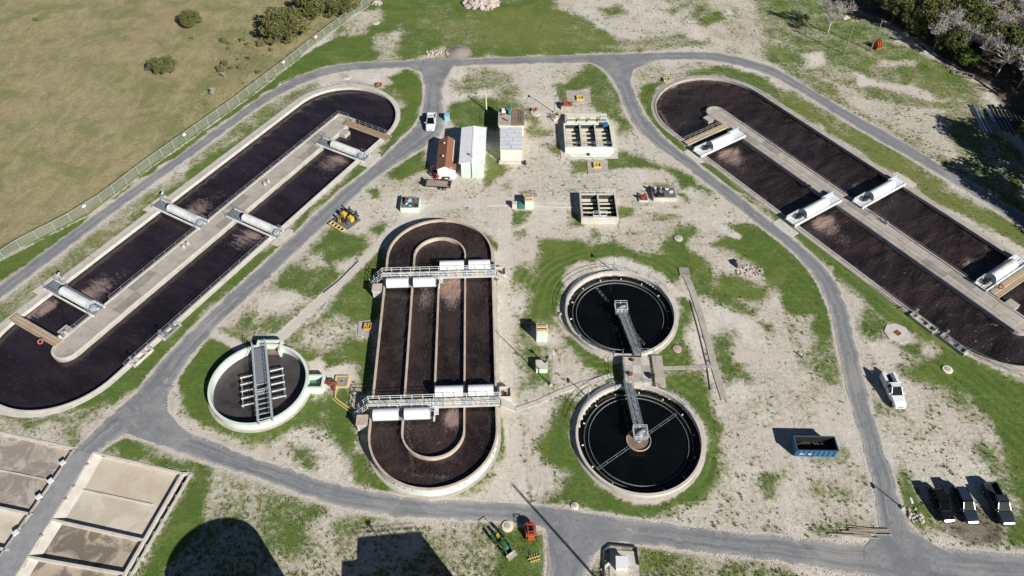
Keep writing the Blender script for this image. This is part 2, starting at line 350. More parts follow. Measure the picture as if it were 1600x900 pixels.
# left middle
Rg(.9, [(262, 600), (282, 565), (335, 524), (375, 528), (400, 530), (480, 570), (485, 640), (445, 670), (400, 690), (350, 690), (300, 665), (280, 640)])
Rg(.15, [(258, 600), (272, 590), (280, 640), (320, 680), (400, 706), (400, 716), (290, 672), (258, 643)], soft=.5)
Rg(.78, [(0, 520), (120, 400), (250, 270), (380, 150), (420, 190), (520, 200), (500, 290), (440, 380), (330, 480), (250, 560), (130, 660), (0, 660), (-150, 680)], Z6)
Rg(.12, [(0, 500), (170, 440), (240, 480), (150, 570), (0, 600), (-30, 560)], Z6); Rg(.3, [(240, 290), (330, 280), (320, 370), (240, 350)], Z6, .5)
Rg(.22, [(360, 330), (460, 300), (450, 350), (380, 380)], Z6, .5)
Rg(.86, [(480, 360), (580, 260), (600, 330), (580, 450), (560, 560), (540, 900), (520, 960), (330, 860), (230, 800), (150, 700), (300, 560)], Z6)
Rg(.42, [(210, 640), (360, 590), (450, 620), (470, 700), (340, 740), (220, 720)], Z6); Rg(.08, [(250, 800), (330, 770), (350, 820), (300, 900), (240, 850)], Z6, .5)
Rg(.05, [(475, 620), (560, 590), (560, 680), (480, 690)], Z6, .5)
Rg(.1, [(330, 590), (420, 560), (560, 640), (560, 720), (500, 740), (400, 640)], (310, 420, 5)) if 0 else None
Rg(.05, [(505, 590), (530, 572), (550, 575), (556, 620), (575, 660), (565, 668), (530, 640), (505, 615)], soft=.5)
Rg(.92, [(510, 620), (550, 607), (557, 650), (566, 700), (590, 742), (633, 765), (700, 770), (755, 730), (773, 653), (795, 650), (793, 700), (763, 740), (722, 768), (683, 779), (633, 779), (580, 769), (560, 753), (553, 727), (517, 677)])
Rg(.85, [(400, 680), (477, 625), (510, 620), (515, 665), (467, 653), (433, 677), (400, 690)]); Rg(.7, [(450, 700), (480, 695), (497, 730), (480, 738)], soft=.5)
Rg(.9, [(755, 360), (768, 366), (783, 390), (776, 398), (762, 385)], soft=.4); Rg(.75, [(773, 438), (785, 436), (785, 475), (782, 545), (774, 545)], soft=.4); Rg(.8, [(789, 330), (800, 332), (803, 350), (790, 350)], soft=.4)
Rg(.75, [(775, 580), (787, 585), (785, 610), (776, 605)], soft=.4)
# round clarifiers
Rg(.88, [(150, 230), (300, 235), (480, 250), (620, 285), (725, 290), (745, 190), (830, 150), (850, 280), (950, 400), (940, 480), (860, 500), (840, 400), (790, 370), (760, 420), (840, 530), (840, 800), (690, 830), (690, 930), (640, 740), (770, 600), (760, 480), (640, 390), (480, 330), (340, 330), (260, 400), (195, 560), (240, 650), (350, 720), (500, 800), (500, 900), (420, 860), (250, 740), (190, 620), (130, 610), (75, 590), (80, 400), (150, 300)], Z7)
Rg(.12, [(255, 400), (300, 350), (400, 315), (560, 325), (700, 380), (830, 480), (840, 520), (770, 490), (640, 410), (480, 360), (330, 370), (240, 480)], Z7, .5)
Rg(.92, [(270, 60), (330, 90), (300, 200), (310, 330), (400, 450), (560, 520), (700, 520), (830, 450), (890, 350), (900, 200), (830, 80), (700, -20), (690, -60), (890, -60), (950, 120), (975, 200), (970, 330), (990, 380), (930, 470), (850, 550), (750, 600), (570, 612), (430, 605), (330, 590), (120, 545), (190, 500), (250, 420), (150, 330), (140, 250), (200, 170)], Y3)
Rg(.9, [(840, 200), (900, 240), (940, 330), (960, 380), (900, 420), (860, 350)], Z7) if 0 else None
Rg(.68, [(30, 590), (110, 600), (115, 700), (230, 740), (190, 780), (200, 900), (60, 900), (40, 760)], Z7); Rg(.8, [(0, 350), (60, 340), (80, 430), (0, 440)], Z7, .5)
Rg(.1, [(200, 810), (330, 800), (390, 830), (330, 900), (200, 900)], Z7, .5)
Rg(.7, [(35, 140), (60, 180), (75, 520), (50, 500), (30, 300)], Y3, .4); Rg(.6, [(5, 0), (60, 20), (30, 80), (5, 60)], Y3, .4); Rg(.65, [(0, 520), (60, 500), (100, 545), (0, 545)], Y3, .4)
Rg(.94, [(390, 0), (640, 0), (690, 20), (850, 150), (1000, 300), (1165, 490), (1250, 640), (1290, 900), (1165, 760), (900, 690), (850, 620), (800, 540), (720, 520), (690, 410), (600, 320), (480, 240), (400, 210), (320, 190), (340, 100), (500, 100)], ZN)
Rg(.85, [(280, 530), (370, 480), (400, 420), (520, 420), (690, 530), (700, 570), (630, 640), (520, 600), (560, 680), (650, 700), (620, 750), (500, 740), (300, 650)], ZN)
Rg(.8, [(100, 200), (250, 330), (350, 430), (370, 490), (270, 490), (170, 560), (110, 500), (110, 380)], ZN)
Rg(.75, [(930, 680), (1030, 650), (1050, 700), (1040, 790), (1150, 850), (1150, 870), (1000, 880), (940, 780)], Z7)
Rg(.7, [(1160, 620), (1230, 640), (1240, 665), (1200, 670)], Z7, .4)
Rg(.95, [(0, 200), (130, 300), (240, 430), (290, 560), (310, 720), (250, 720), (240, 560), (130, 540), (60, 460), (0, 440)], Z8)
Rg(.6, [(170, 800), (250, 720), (320, 700), (350, 880), (380, 900), (250, 900)], Z8)
Rg(.35, [(300, 430), (360, 420), (420, 560), (470, 600), (480, 900), (440, 880), (400, 620)], Z8)
Rg(.93, [(0, 90), (-100, 20), (60, 110), (150, 165), (400, 350), (640, 540), (900, 740), (1100, 860), (1300, 960), (1300, 1100), (1050, 1000), (900, 900), (750, 800), (870, 780), (650, 650), (560, 620), (380, 430), (250, 330), (100, 200)], Z8)
Rg(.78, [(450, 540), (560, 600), (550, 690), (640, 720), (700, 690), (740, 760), (700, 780), (560, 700), (470, 700)], Z8, .5); Rg(.85, [(740, 770), (900, 780), (1050, 900), (1000, 950), (760, 900), (620, 860)], Z8)
Rg(.9, [(900, -40), (1300, 60), (1300, 700), (1200, 590), (1150, 500), (1090, 380), (1060, 260), (1010, 120), (940, 30)], Y4)
Rg(.9, [(1090, 600), (1300, 600), (1300, 780), (1100, 740)], Y4); Rg(.8, [(580, 390), (620, 420), (700, 560), (900, 700), (920, 745), (740, 710), (640, 600)], Y4, .5)
Rg(.5, [(650, 150), (760, 200), (780, 280), (700, 270)], Y4); Rg(.7, [(930, 260), (1010, 250), (1100, 400), (1160, 560), (1130, 580), (1070, 440), (980, 360)], Y4, .5)
Rg(.6, [(760, 40), (900, 20), (1000, 160), (960, 170), (850, 80)], Y4); Rg(.55, [(480, 60), (640, 90), (640, 150), (560, 170), (490, 160)], Y4)
Rg(.58, [(190, 640), (380, 620), (520, 650), (500, 700), (200, 700)], Y4); Rg(.72, [(0, 420), (70, 400), (80, 500), (30, 530), (0, 510)], Y4, .5)
Rg(.55, [(200, 470), (260, 480), (250, 545), (215, 530)], Y4, .4); Rg(.62, [(180, 335), (300, 330), (330, 280), (380, 350), (290, 395), (220, 360)], Y4, .4)
Rg(.55, [(300, 490), (360, 500), (340, 540), (310, 530)], Y4, .4)
Rg(.5, [(450, 760), (600, 745), (900, 800), (1200, 835), (1330, 870), (1330, 960), (340, 960), (380, 830)], Y3)
Rg(.75, [(580, 760), (700, 770), (720, 830), (600, 900), (590, 830)], Y3)
# right ditch surroundings
Rg(.45, [(565, 320), (700, 300), (900, 300), (1200, 360), (1200, 420), (1000, 370), (700, 380), (600, 480), (560, 400)], Z3)
Rg(.9, [(640, 400), (720, 370), (680, 480), (700, 570), (820, 690), (900, 780), (760, 690), (700, 650), (640, 560), (600, 450)], Z3, .5)
Rg(.9, [(840, 745), (950, 770), (1150, 920), (1160, 940), (1020, 870)], Z3, .5); Rg(.85, [(820, 350), (860, 330), (1000, 310), (1200, 375), (1220, 450), (1100, 400), (960, 350), (830, 365)], Z3, .5)
Rg(.72, [(0, 365), (200, 480), (500, 640), (700, 760), (900, 890), (1300, 1150), (1300, 1200), (760, 930), (560, 790), (300, 630), (100, 530), (0, 460)], Z4)
Rg(.82, [(0, 400), (120, 520), (330, 640), (560, 780), (760, 920), (1300, 1200), (1300, 1100), (900, 930), (700, 820), (500, 700), (300, 590), (100, 480)], Z4, .5)
# middle north
Rg(.78, [(190, 400), (260, 380), (300, 340), (380, 300), (440, 330), (520, 470), (560, 600), (520, 640), (480, 560), (380, 500), (240, 500), (200, 460)], Z3)
Rg(.2, [(250, 430), (370, 420), (375, 490), (260, 490)], Z3, .4)
Rg(.8, [(430, 745), (500, 690), (560, 720), (700, 760), (800, 800), (860, 870), (940, 900), (800, 870), (740, 790), (600, 775), (440, 800)], Z3, .5)
Rg(.65, [(130, 680), (230, 670), (290, 730), (200, 720)], Z3, .5); Rg(.75, [(270, 750), (350, 750), (350, 810), (290, 815)], Z3, .5); Rg(.62, [(60, 500), (130, 500), (120, 600), (200, 620), (80, 660), (60, 600)], Z3, .5)
Rg(.5, [(0, 390), (60, 470), (30, 510), (-60, 500), (-60, 400)], Z3)
Rg(.82, [(890, 490), (1000, 450), (1140, 480), (1200, 490), (1140, 590), (960, 590), (890, 550)], Z2); Rg(.6, [(890, 350), (950, 380), (1070, 320), (1200, 330), (1200, 420), (1060, 410), (1000, 440), (930, 420)], Z2)
Rg(.82, [(610, 800), (770, 680), (800, 800), (700, 840)], Z2, .5); Rg(.8, [(1075, 680), (1150, 760), (1180, 790), (1080, 870)], Z2, .5)
Rg(.9, [(690, 500), (830, 470), (850, 600), (760, 640), (690, 600)], (500, 290, 8.18), .4); Rg(.8, [(580, 50), (700, 50), (800, 90), (830, 130), (680, 135)], (500, 290, 8.18), .4)
Rg(.75, [(50, 270), (330, 270), (310, 330), (180, 370), (110, 385), (60, 350)], ZB, .4); Rg(.8, [(560, 270), (630, 290), (670, 390), (600, 385)], ZB, .4)
Rg(.8, [(1000, 240), (1130, 240), (1175, 300), (1080, 330), (1000, 390)], ZB, .4); Rg(.6, [(1200, 240), (1500, 240), (1490, 330), (1330, 350), (1270, 310)], ZB, .4)
Rg(.65, [(730, 430), (800, 420), (890, 460), (790, 490), (730, 480)], ZB, .4); Rg(.55, [(1060, 460), (1190, 450), (1180, 480), (1080, 480)], ZB, .4); Rg(.7, [(140, 430), (210, 440), (170, 500), (135, 490)], ZB, .4)
Rg(.75, [(1230, 60), (1420, 45), (1600, 130), (1600, 180), (1500, 120), (1350, 80)], ZB, .4); Rg(.65, [(200, 100), (290, 80), (290, 130), (210, 130)], ZB, .4); Rg(.6, [(30, 30), (90, 30), (110, 90), (50, 90)], ZB, .4)
# yellowish tone where the turf is dry
for pts in ([(0, 470), (220, 305), (400, 175), (500, 120), (580, 112), (560, 132), (470, 150), (300, 250), (0, 520)], [(1230, 130), (1400, 220), (1600, 350), (1600, 420), (1400, 290), (1230, 170)], [(1430, 110), (1540, 160), (1600, 300), (1520, 250), (1440, 190)],
            [(660, 30), (900, 20), (960, 70), (860, 80), (700, 70)], [(800, 170), (940, 165), (930, 300), (700, 320), (600, 300)]):
    paint('d', .45, pts, 2.5)
# pale paths and road shoulders
pline('p', .75, GL([(437, 528), (500, 470), (560, 415), (605, 370), (632, 345), (670, 326), (720, 318), (880, 323)]), .75)
pline('g', .08, GL([(437, 528), (500, 470), (560, 415), (605, 370), (632, 345), (670, 326), (720, 318), (880, 323)]), .9)
pline('g', .12, GL([(790, 330), (788, 480), (795, 620), (812, 785)]), 1.2); pline('p', .5, GL([(790, 330), (788, 480), (795, 620), (812, 785)]), .9)
for dx_ in (-.75, .75):
    for pl in ([(790, 300), (790, 480), (797, 620), (812, 785)], [(880, 300), (960, 292), (1040, 330), (1110, 420), (1150, 500)], [(640, 380), (560, 450), (500, 500)], [(1150, 560), (1180, 650), (1250, 760), (1330, 800)], [(1440, 620), (1500, 700), (1560, 760)], [(1090, 640), (1130, 740), (1100, 800)], [(700, 290), (760, 300), (880, 285)], [(1450, 560), (1500, 640), (1490, 740)]):
        pline('k', .42, [(p[0]+dx_, p[1]) for p in smoothline(GL(pl))], .16, .3)
pline('p', .5, GL([(1010, 326), (1060, 330), (1100, 345), (1152, 369)]), .6); pline('g', .1, GL([(1010, 326), (1060, 330), (1100, 345), (1152, 369)]), .8)
pline('p', .7, GL([(338, 522), (385, 548)]), .7); pline('g', .1, GL([(338, 522), (385, 548)]), .8)
pline('p', .55, GL([(716, 280), (714, 318)]), .5)
for k_, (a, b) in RE.items():
    for q_, e in enumerate((a, b)): pline('p', .58 if (k_ == 'loop' and q_ == 0) else .88, e, .4 if (k_ == 'loop' and q_ == 0) else .5, .45)
pline('p', .7, [(p[0]+.35, p[1]-.3) for p in FENCE], .35, .35)
# bare ground under trees, damp soil
paint('k', .8, [(740, 560), (1080, 560), (1110, 740), (1000, 790), (860, 745), (760, 640)], 1.0, Y4); paint('g', .34, [(740, 560), (1080, 560), (1090, 740), (1000, 790), (860, 745), (760, 640)], 1.0, Y4)
paint('k', .3, [(320, 420), (480, 350), (510, 600), (480, 700), (320, 620)], 2, Y4); paint('k', .45, [(190, 690), (520, 690), (530, 760), (200, 720)], .7, Y4)
paint('k', 1, [(1320, -60), (1330, 10), (1400, 40), (1480, 95), (1540, 135), (1600, 220), (1700, 420), (2200, 600), (2400, -60)], 1.5)
paint('g', .12, [(1320, -60), (1330, 10), (1400, 40), (1480, 95), (1540, 135), (1600, 220), (1700, 420), (2200, 600), (2400, -60)], 1.5)
paint('g', .85, [(1700, 450), (2200, 640), (2200, 900), (1700, 900), (1610, 600)], 2)
paint('k', .5, [(330, 75), (400, 60), (420, 95), (380, 125), (320, 120)], 2)
for c in (C1, C2, C3):
    d = np.hypot(X-c[0], Y-c[1])-c[2]; k = (d < .9+.35*np.sin(3*np.arctan2(Y-c[1], X-c[0])))*(d > 0); Bp[:] = np.maximum(Bp, .5*k); R_[:] = np.where(k > 0, R_*.5, R_)
lawn = np.clip((R_-.7)/.2, 0, 1); R_ += (fbm(X, Y, 9, 3, 21)*.10+fbm(X, Y, 3, 3, 22)*.06)*(1-.6*lawn)*(Ad < .9)*(Gd < .9); COVER = R_
# cut the pits out
cx = (gx[:-1]+gx[1:])/2; cy = (gy[:-1]+gy[1:])/2; CX, CY = np.meshgrid(cx, cy)
hole = (LD.dist(CX, CY) < .35) | (RD.dist(CX, CY) < .35) | (TK.dist(CX, CY) < .1)
for c in (C1, C2, C3): hole |= np.hypot(CX-c[0], CY-c[1]) < c[2]
hole |= (inpoly(CX, CY, BEDR) > .2) | (inpoly(CX, CY, BEDL) > .2)
Z = .05*np.sin(X*.13)*np.sin(Y*.11+1)*np.clip((np.hypot(X, Y-100)-0)/60, 0, 1)*0
idx = np.arange(n).reshape(ny, nx); q = np.stack([idx[:-1, :-1], idx[:-1, 1:], idx[1:, 1:], idx[1:, :-1]], -1)[~hole]
me = bpy.data.meshes.new('ground'); me.vertices.add(n); me.vertices.foreach_set('co', np.stack([X, Y, Z], -1).ravel())
me.loops.add(q.size); me.loops.foreach_set('vertex_index', q.ravel().astype(np.int32)); me.polygons.add(len(q))
me.polygons.foreach_set('loop_start', np.arange(0, q.size, 4, dtype=np.int32)); me.polygons.foreach_set('loop_total', np.full(len(q), 4, np.int32)); me.update(calc_edges=True)
at = me.color_attributes.new('cover', 'FLOAT_COLOR', 'POINT'); at.data.foreach_set('color', np.stack([R_, Gd, Bp, Ad], -1).ravel())
ground = bpy.data.objects.new('ground', me); C.objects.link(ground); ground['kind'] = 'structure'
m, t, b = newmat('earth_and_turf')
a = t.new('ShaderNodeAttribute', attribute_name='cover'); sp = t.new('ShaderNodeSeparateColor'); t.l.new(a.outputs['Color'], sp.inputs[0])
r, g_, bl, al = sp.outputs[0], sp.outputs[1], sp.outputs[2], a.outputs['Alpha']
V = t.co('Object')
nA = t.noise(.35, 6, .62, V); nB = t.noise(1.6, 5, .7, V); nC = t.noise(7, 4, .65, V); nL = t.noise(.05, 4, .6, V); nD = t.noise(.13, 5, .6, V, .6)
per = t.math('ADD', t.math('MULTIPLY', t.math('SUBTRACT', nB, .5), 1.1), t.math('MULTIPLY', t.math('SUBTRACT', nA, .5), .9))
per = t.math('ADD', per, t.math('MULTIPLY', t.math('SUBTRACT', nC, .5), .7))
gmr = t.math('ADD', t.math('ADD', r, .035), per); gm = t.step(gmr, .2, .84)
VS = t.co('Object', (1, .18, 1), .7)
nE = t.noise(.09, 5, .65, V, .8); nF = t.noise(3.2, 5, .72, V, .3); nG = t.noise(.7, 6, .75, V, 1.0); VT = t.co('Object', (1.6, .12, 1), .15)
sand = t.mix(t.step(nA, .3, .7), lin('c1b9ab'), lin('dfdacd')); sand = t.mix(t.math('MULTIPLY', t.step(nE, .42, .62), .7), sand, lin('cfc3b7')); sand = t.mix(t.math('MULTIPLY', t.step(nL, .5, .62), .6), sand, lin('e0dace'))
sand = t.mix(t.math('MULTIPLY', t.step(nG, .5, .7), .55), sand, lin('a59b8c')); sand = t.mix(t.math('MULTIPLY', t.step(nG, .6, .78), .45), sand, lin('8c8a6d'))
sand = t.mix(t.math('MULTIPLY', t.step(nF, .56, .74), .5), sand, lin('8e8577')); sand = t.mix(t.math('MULTIPLY', t.step(nC, .5, .8), .3), sand, lin('efe9df'))
sand = t.mix(t.math('MULTIPLY', t.math('MULTIPLY', t.step(t.noise(.9, 4, .7, VT), .5, .66), t.step(nD, .4, .55)), .4), sand, lin('a89e91'))
sand = t.mix(t.math('MULTIPLY', t.math('MULTIPLY', t.step(t.noise(1.3, 3, .7, t.co('Object', (.13, 1.5, 1), .5)), .52, .66), t.step(nE, .55, .42)), .35), sand, lin('e6e0d6'))
grs = t.mix(t.step(nB, .3, .7), lin('4f672c'), lin('6c873e')); grs = t.mix(t.step(nA, .3, .72), grs, lin('566b34')); grs = t.mix(t.math('MULTIPLY', t.step(nC, .45, .75), .55), grs, lin('3a4a23'))
grs = t.mix(t.math('MULTIPLY', t.step(nG, .48, .68), .55), grs, lin('7f8449')); grs = t.mix(t.math('MULTIPLY', t.step(nE, .5, .64), .6), grs, lin('7d8545')); grs = t.mix(t.math('MULTIPLY', t.step(nF, .52, .75), .5), grs, lin('3c4d25')); grs = t.mix(t.math('MULTIPLY', t.step(t.noise(1.1, 3, .6, t.co('Object', (.1, 1.3, 1), .5)), .5, .72), .35), grs, lin('7b8a48'))
mw = t.new('ShaderNodeAttribute', attribute_name='mow').outputs['Fac']; grs = t.mix(t.math('MULTIPLY', t.step(mw, .1, .9), .38), grs, lin('8d9a55')); grs = t.mix(t.math('MULTIPLY', t.step(mw, -.1, -.9), .3), grs, lin('3f5526'))
grs = t.mix(t.math('MULTIPLY', g_, t.step(nA, .3, .65, .35, 1)), grs, lin('918a52'))
dry = t.mix(t.step(nD, .38, .62), lin('a59a74'), lin('8a8c62')); dry = t.mix(t.step(t.noise(.5, 6, .7, t.co('Object', (1, .4, 1), -.4)), .35, .7), dry, lin('b3a680'))
dry = t.mix(t.math('MULTIPLY', t.step(nE, .48, .62), .65), dry, lin('74804f')); dry = t.mix(t.math('MULTIPLY', t.step(nG, .46, .66), .55), dry, lin('93785a')); dry = t.mix(t.math('MULTIPLY', t.step(nL, .56, .66), .5), dry, lin('a8937a')); dry = t.mix(t.math('MULTIPLY', t.step(nF, .5, .72), .45), dry, lin('67623f')); dry = t.mix(t.math('MULTIPLY', t.step(nF, .48, .3), .4), dry, lin('bdb28c')); dry = t.mix(t.math('MULTIPLY', t.step(nB, .5, .75), .5), dry, lin('857b5a')); dry = t.mix(t.math('MULTIPLY', t.step(nC, .5, .8), .3), dry, lin('605a3c'))
col = t.mix(gm, sand, t.mix(t.step(gmr, .78, .45), grs, lin('85834f'))); col = t.mix(t.step(t.math('ADD', g_, t.math('MULTIPLY', t.math('SUBTRACT', nB, .5), .3)), .7, .85), col, dry)
dk = t.mix(t.step(nA, .35, .65), lin('5f554a'), lin('83776a')); dk = t.mix(t.step(nC, .4, .7), dk, lin('4b4238'))
col = t.mix(t.math('MULTIPLY', t.step(t.math('ADD', al, t.math('MULTIPLY', t.math('SUBTRACT', nB, .5), .5)), .3, .8), t.math('SUBTRACT', 1.0, t.math('MULTIPLY', gm, .8))), col, dk)
pal = t.mix(t.step(nC, .35, .7), lin('dad5cc'), lin('b7aea1'))
col = t.mix(t.step(t.math('ADD', bl, t.math('MULTIPLY', per, .9)), .38, .7), col, pal)
t.put(b.inputs['Base Color'], col); b.inputs['Roughness'].default_value = .97; b.inputs['Specular IOR Level'].default_value = .15
hg = t.math('ADD', t.math('MULTIPLY', nB, .6), t.math('MULTIPLY', nC, .5)); hg = t.math('ADD', hg, t.math('MULTIPLY', gm, t.math('MULTIPLY', t.noise(11, 3, .7, V), .8)))
t.put(b.inputs['Normal'], t.bump(hg, .55, .22)); me.materials.append(m)
mow = np.zeros(X.shape)
for c in (C1, C2):
    d = np.hypot(X-c[0], Y-c[1])+fbm(X, Y, 6, 2, 31)*.5; mow += np.sin(d*2*PI/1.25)*np.clip((24-d)/8, 0, 1)*np.clip((d-8.5)/2, 0, 1)*(.5+.5*np.clip(fbm(X, Y, 7, 2, 33)+.3, -1, 1))
mow += np.sin((X*.86+Y*.5+fbm(X, Y, 9, 2, 34)*.6)*2*PI/1.5)*.6*(X > 45)+np.sin((Y+fbm(X, Y, 12, 2, 35)*2.2)*2*PI/2.6)*.3*(Y > 150)
ma = me.attributes.new('mow', 'FLOAT', 'POINT'); ma.data.foreach_set('value', mow.ravel())

# ------------------------------------------------------------------ roads
m, t, b = newmat('old_asphalt'); V = t.co('Object')
ea = t.new('ShaderNodeAttribute', attribute_name='edge').outputs['Fac']
n1 = t.noise(.3, 5, .6, V); n2 = t.noise(2.2, 5, .7, V); n3 = t.noise(14, 3, .6, V)
c = t.mix(t.step(n1, .3, .7), lin('7d7f83'), lin('919293')); c = t.mix(t.step(n2, .42, .72), c, lin('737478')); c = t.mix(t.math('MULTIPLY', t.step(n3, .5, .8), .4), c, lin('a5a29c'))
c = t.mix(t.math('MULTIPLY', t.step(t.noise(.09, 4, .6, V), .5, .62), .55), c, lin('9d9a96'))
c = t.mix(t.step(t.math('ADD', ea, t.math('MULTIPLY', t.math('SUBTRACT', n2, .5), 1.3)), .62, 1.15), c, lin('b9b1a5'))
pt = t.noise(.16, 2, .4, V, 1.5); c = t.mix(t.math('MULTIPLY', t.step(pt, .56, .575), .35), c, lin('6b6d71')); c = t.mix(t.math('MULTIPLY', t.step(t.noise(.5, 5, .75, V, 1), .55, .72), .4), c, lin('aeaaa3'))
wh = t.math('ABSOLUTE', t.math('SUBTRACT', ea, .42)); c = t.mix(t.math('MULTIPLY', t.math('MULTIPLY', t.step(wh, .2, .02), t.step(n1, .35, .6)), .5), c, lin('626469'))
ac = t.new('ShaderNodeAttribute', attribute_name='across').outputs['Fac']; sx_ = t.new('ShaderNodeSeparateXYZ'); t.l.new(V, sx_.inputs[0]); cb = t.new('ShaderNodeCombineXYZ'); t.put(cb.inputs[0], t.math('MULTIPLY', ac, 3.2)); t.put(cb.inputs[1], t.math('MULTIPLY', sx_.outputs[0], .035)); t.put(cb.inputs[2], t.math('MULTIPLY', sx_.outputs[1], .035))
lng = t.noise(1.6, 4, .7, cb.outputs[0]); c = t.mix(t.math('MULTIPLY', t.step(lng, .5, .7), .45), c, lin('b4b1ab')); c = t.mix(t.math('MULTIPLY', t.step(lng, .48, .3), .38), c, lin('67696e'))
ck = t.new('ShaderNodeTexVoronoi', feature='DISTANCE_TO_EDGE'); ck.inputs['Scale'].default_value = .23
mv = t.new('ShaderNodeVectorMath', operation='ADD'); nn = t.new('ShaderNodeTexNoise'); nn.inputs['Scale'].default_value = .8; t.l.new(V, nn.inputs[0]); t.l.new(V, mv.inputs[0])
sc = t.new('ShaderNodeVectorMath', operation='SCALE'); t.l.new(nn.outputs['Color'], sc.inputs[0]); sc.inputs['Scale'].default_value = 3; t.l.new(sc.outputs[0], mv.inputs[1]); t.l.new(mv.outputs[0], ck.inputs['Vector'])
c = t.mix(t.math('MULTIPLY', t.math('MULTIPLY', t.step(ck.outputs[0], .014, .002), t.step(n1, .48, .6)), .45), c, lin('55565a'))
t.put(b.inputs['Base Color'], c); b.inputs['Roughness'].default_value = .9; t.put(b.inputs['Normal'], t.bump(n3, .3, .02)); ASPH = m
zz = .012
def ribbon(name, A, B, z, seg=1.0, jit=.12):
    L = np.hypot(*np.diff(np.array(A), axis=0).T).sum(); N = int(L/seg)+2; a = resample(A, N)
    Bp_ = np.array(smoothline(B, 1)); bq = resample(B, N*2); b_ = []
    j = 0
    for i in range(N):           # monotone nearest match keeps the strips square to the road
        w0 = j; w1 = min(len(bq), j+14); dd = np.hypot(*(bq[w0:w1]-a[i]).T); tgt = int(i*2*1.0)
        j = w0+int(np.argmin(dd+np.abs(np.arange(w0, w1)-tgt)*.02)); b_.append(bq[j])
    b_ = np.array(b_); b_[-1] = bq[-1]; b_[0] = bq[0]; rows = []; ev = []; av = []
    for i in range(N):
        d = b_[i]-a[i]; u = d/max(np.hypot(*d), 1e-6); p = a[i]-u*jit*rng.normal(); q_ = b_[i]+u*jit*rng.normal()
        rows.append([(*(p+(q_-p)*f), z) for f in (0, .12, .3, .5, .7, .88, 1)]); ev += [1, .72, .42, .1, .42, .72, 1]; av += [-1, -.76, -.4, 0, .4, .76, 1]
    mb = MB().grid([r_[::-1] for r_ in rows]); me = mb.mesh(name, ASPH)
    at = me.attributes.new('edge', 'FLOAT', 'POINT'); at.data.foreach_set('value', ev); at = me.attributes.new('across', 'FLOAT', 'POINT'); at.data.foreach_set('value', av)
    o = bpy.data.objects.new(name, me); C.objects.link(o); o['kind'] = 'structure'; return o
for i, (k_, (A, B)) in enumerate(RE.items()): ribbon('road', A, B, .012+.005*i)
def patchmesh(name, pts, z, mat, ev=0.1):
    o = MB().add([(p[0], p[1], z) for p in pts], [tuple(range(len(pts)))]).build(name, mat); o['kind'] = 'structure'
    at = o.data.attributes.new('edge', 'FLOAT', 'POINT'); at.data.foreach_set('value', [ev]*len(pts)); return o
patchmesh('road', GL([(227, 607), (262, 600), (262, 643), (287, 673), (300, 683), (280, 703), (227, 688), (195, 676), (180, 643)]), .045, ASPH)
patchmesh('road', GL([(640, 95), (720, 92), (706, 104), (692, 128), (668, 128), (658, 112), (640, 106)]), .045, ASPH)
patchmesh('road', GL([(915, 88), (1025, 84), (1010, 98), (990, 108), (986, 122), (968, 135), (950, 112), (932, 100)]), .045, ASPH)
patchmesh('road', GL([(845, 792), (960, 810), (1000, 845), (950, 846), (926, 868), (860, 868), (856, 835)]), .045, ASPH)
patchmesh('road', GL([(1374, 830), (1430, 835), (1475, 860), (1500, 880), (1420, 900), (1350, 875), (1350, 855)]), .045, ASPH)
# bed road between the drying beds
o = patchmesh('path', GL([(117, 703), (144, 708), (80, 812), (27, 897), (-20, 975), (-60, 950), (0, 870), (51, 804)]), .06, pm('pale_asphalt', '9a9a9c', .9, .2, .8, 10, .2, dirt='77777a', worldco=True))
exec_parts = True

# ------------------------------------------------------------------ liquids
def watermat(name, dark, mid, foamc, wave, st, dist=.12, rough=.22, stretch=(1, 1, 1), rot=0.0, sp=.5, streak=0.0, tan=.8):
    m, t, b = newmat(name); V = t.co('Object', stretch, rot)
    f = t.new('ShaderNodeAttribute', attribute_name='foam').outputs['Fac']
    n1 = t.noise(wave, 3, .55, V, .8); n2 = t.noise(wave*3.5, 3, .6, V, .4); n3 = t.noise(.25, 4, .6, V); n4 = t.noise(wave*9, 3, .7, V, .5)
    c = t.mix(t.step(n3, .35, .65), lin(dark), lin(mid)); c = t.mix(t.math('MULTIPLY', t.step(n1, .45, .72), .35), c, lin(mid))
    fm = t.step(t.math('ADD', f, t.math('ADD', t.math('MULTIPLY', t.math('SUBTRACT', n2, .5), .9), t.math('MULTIPLY', t.math('SUBTRACT', n4, .5), .9))), .45, .95)
    c = t.mix(t.math('MULTIPLY', fm, .75), c, lin(foamc))
    if streak: c = t.mix(t.math('MULTIPLY', t.step(t.noise(wave*2.2, 6, .8, V, 2.0), .53, .72), streak), c, lin(foamc))  # pale streaks for texture, painting the chop's highlights into the colour
    c = t.mix(t.math('MULTIPLY', t.step(t.math('ADD', f, t.math('MULTIPLY', t.math('SUBTRACT', n2, .5), .5)), .75, 1.25), tan), c, lin('a08270'))
    t.put(b.inputs['Base Color'], c); t.put(b.inputs['Roughness'], t.math('ADD', rough, t.math('MULTIPLY', fm, .5))); b.inputs['Specular IOR Level'].default_value = sp
    t.put(b.inputs['Normal'], t.bump(t.math('ADD', n1, t.math('MULTIPLY', n2, .4)), st, dist)); return m
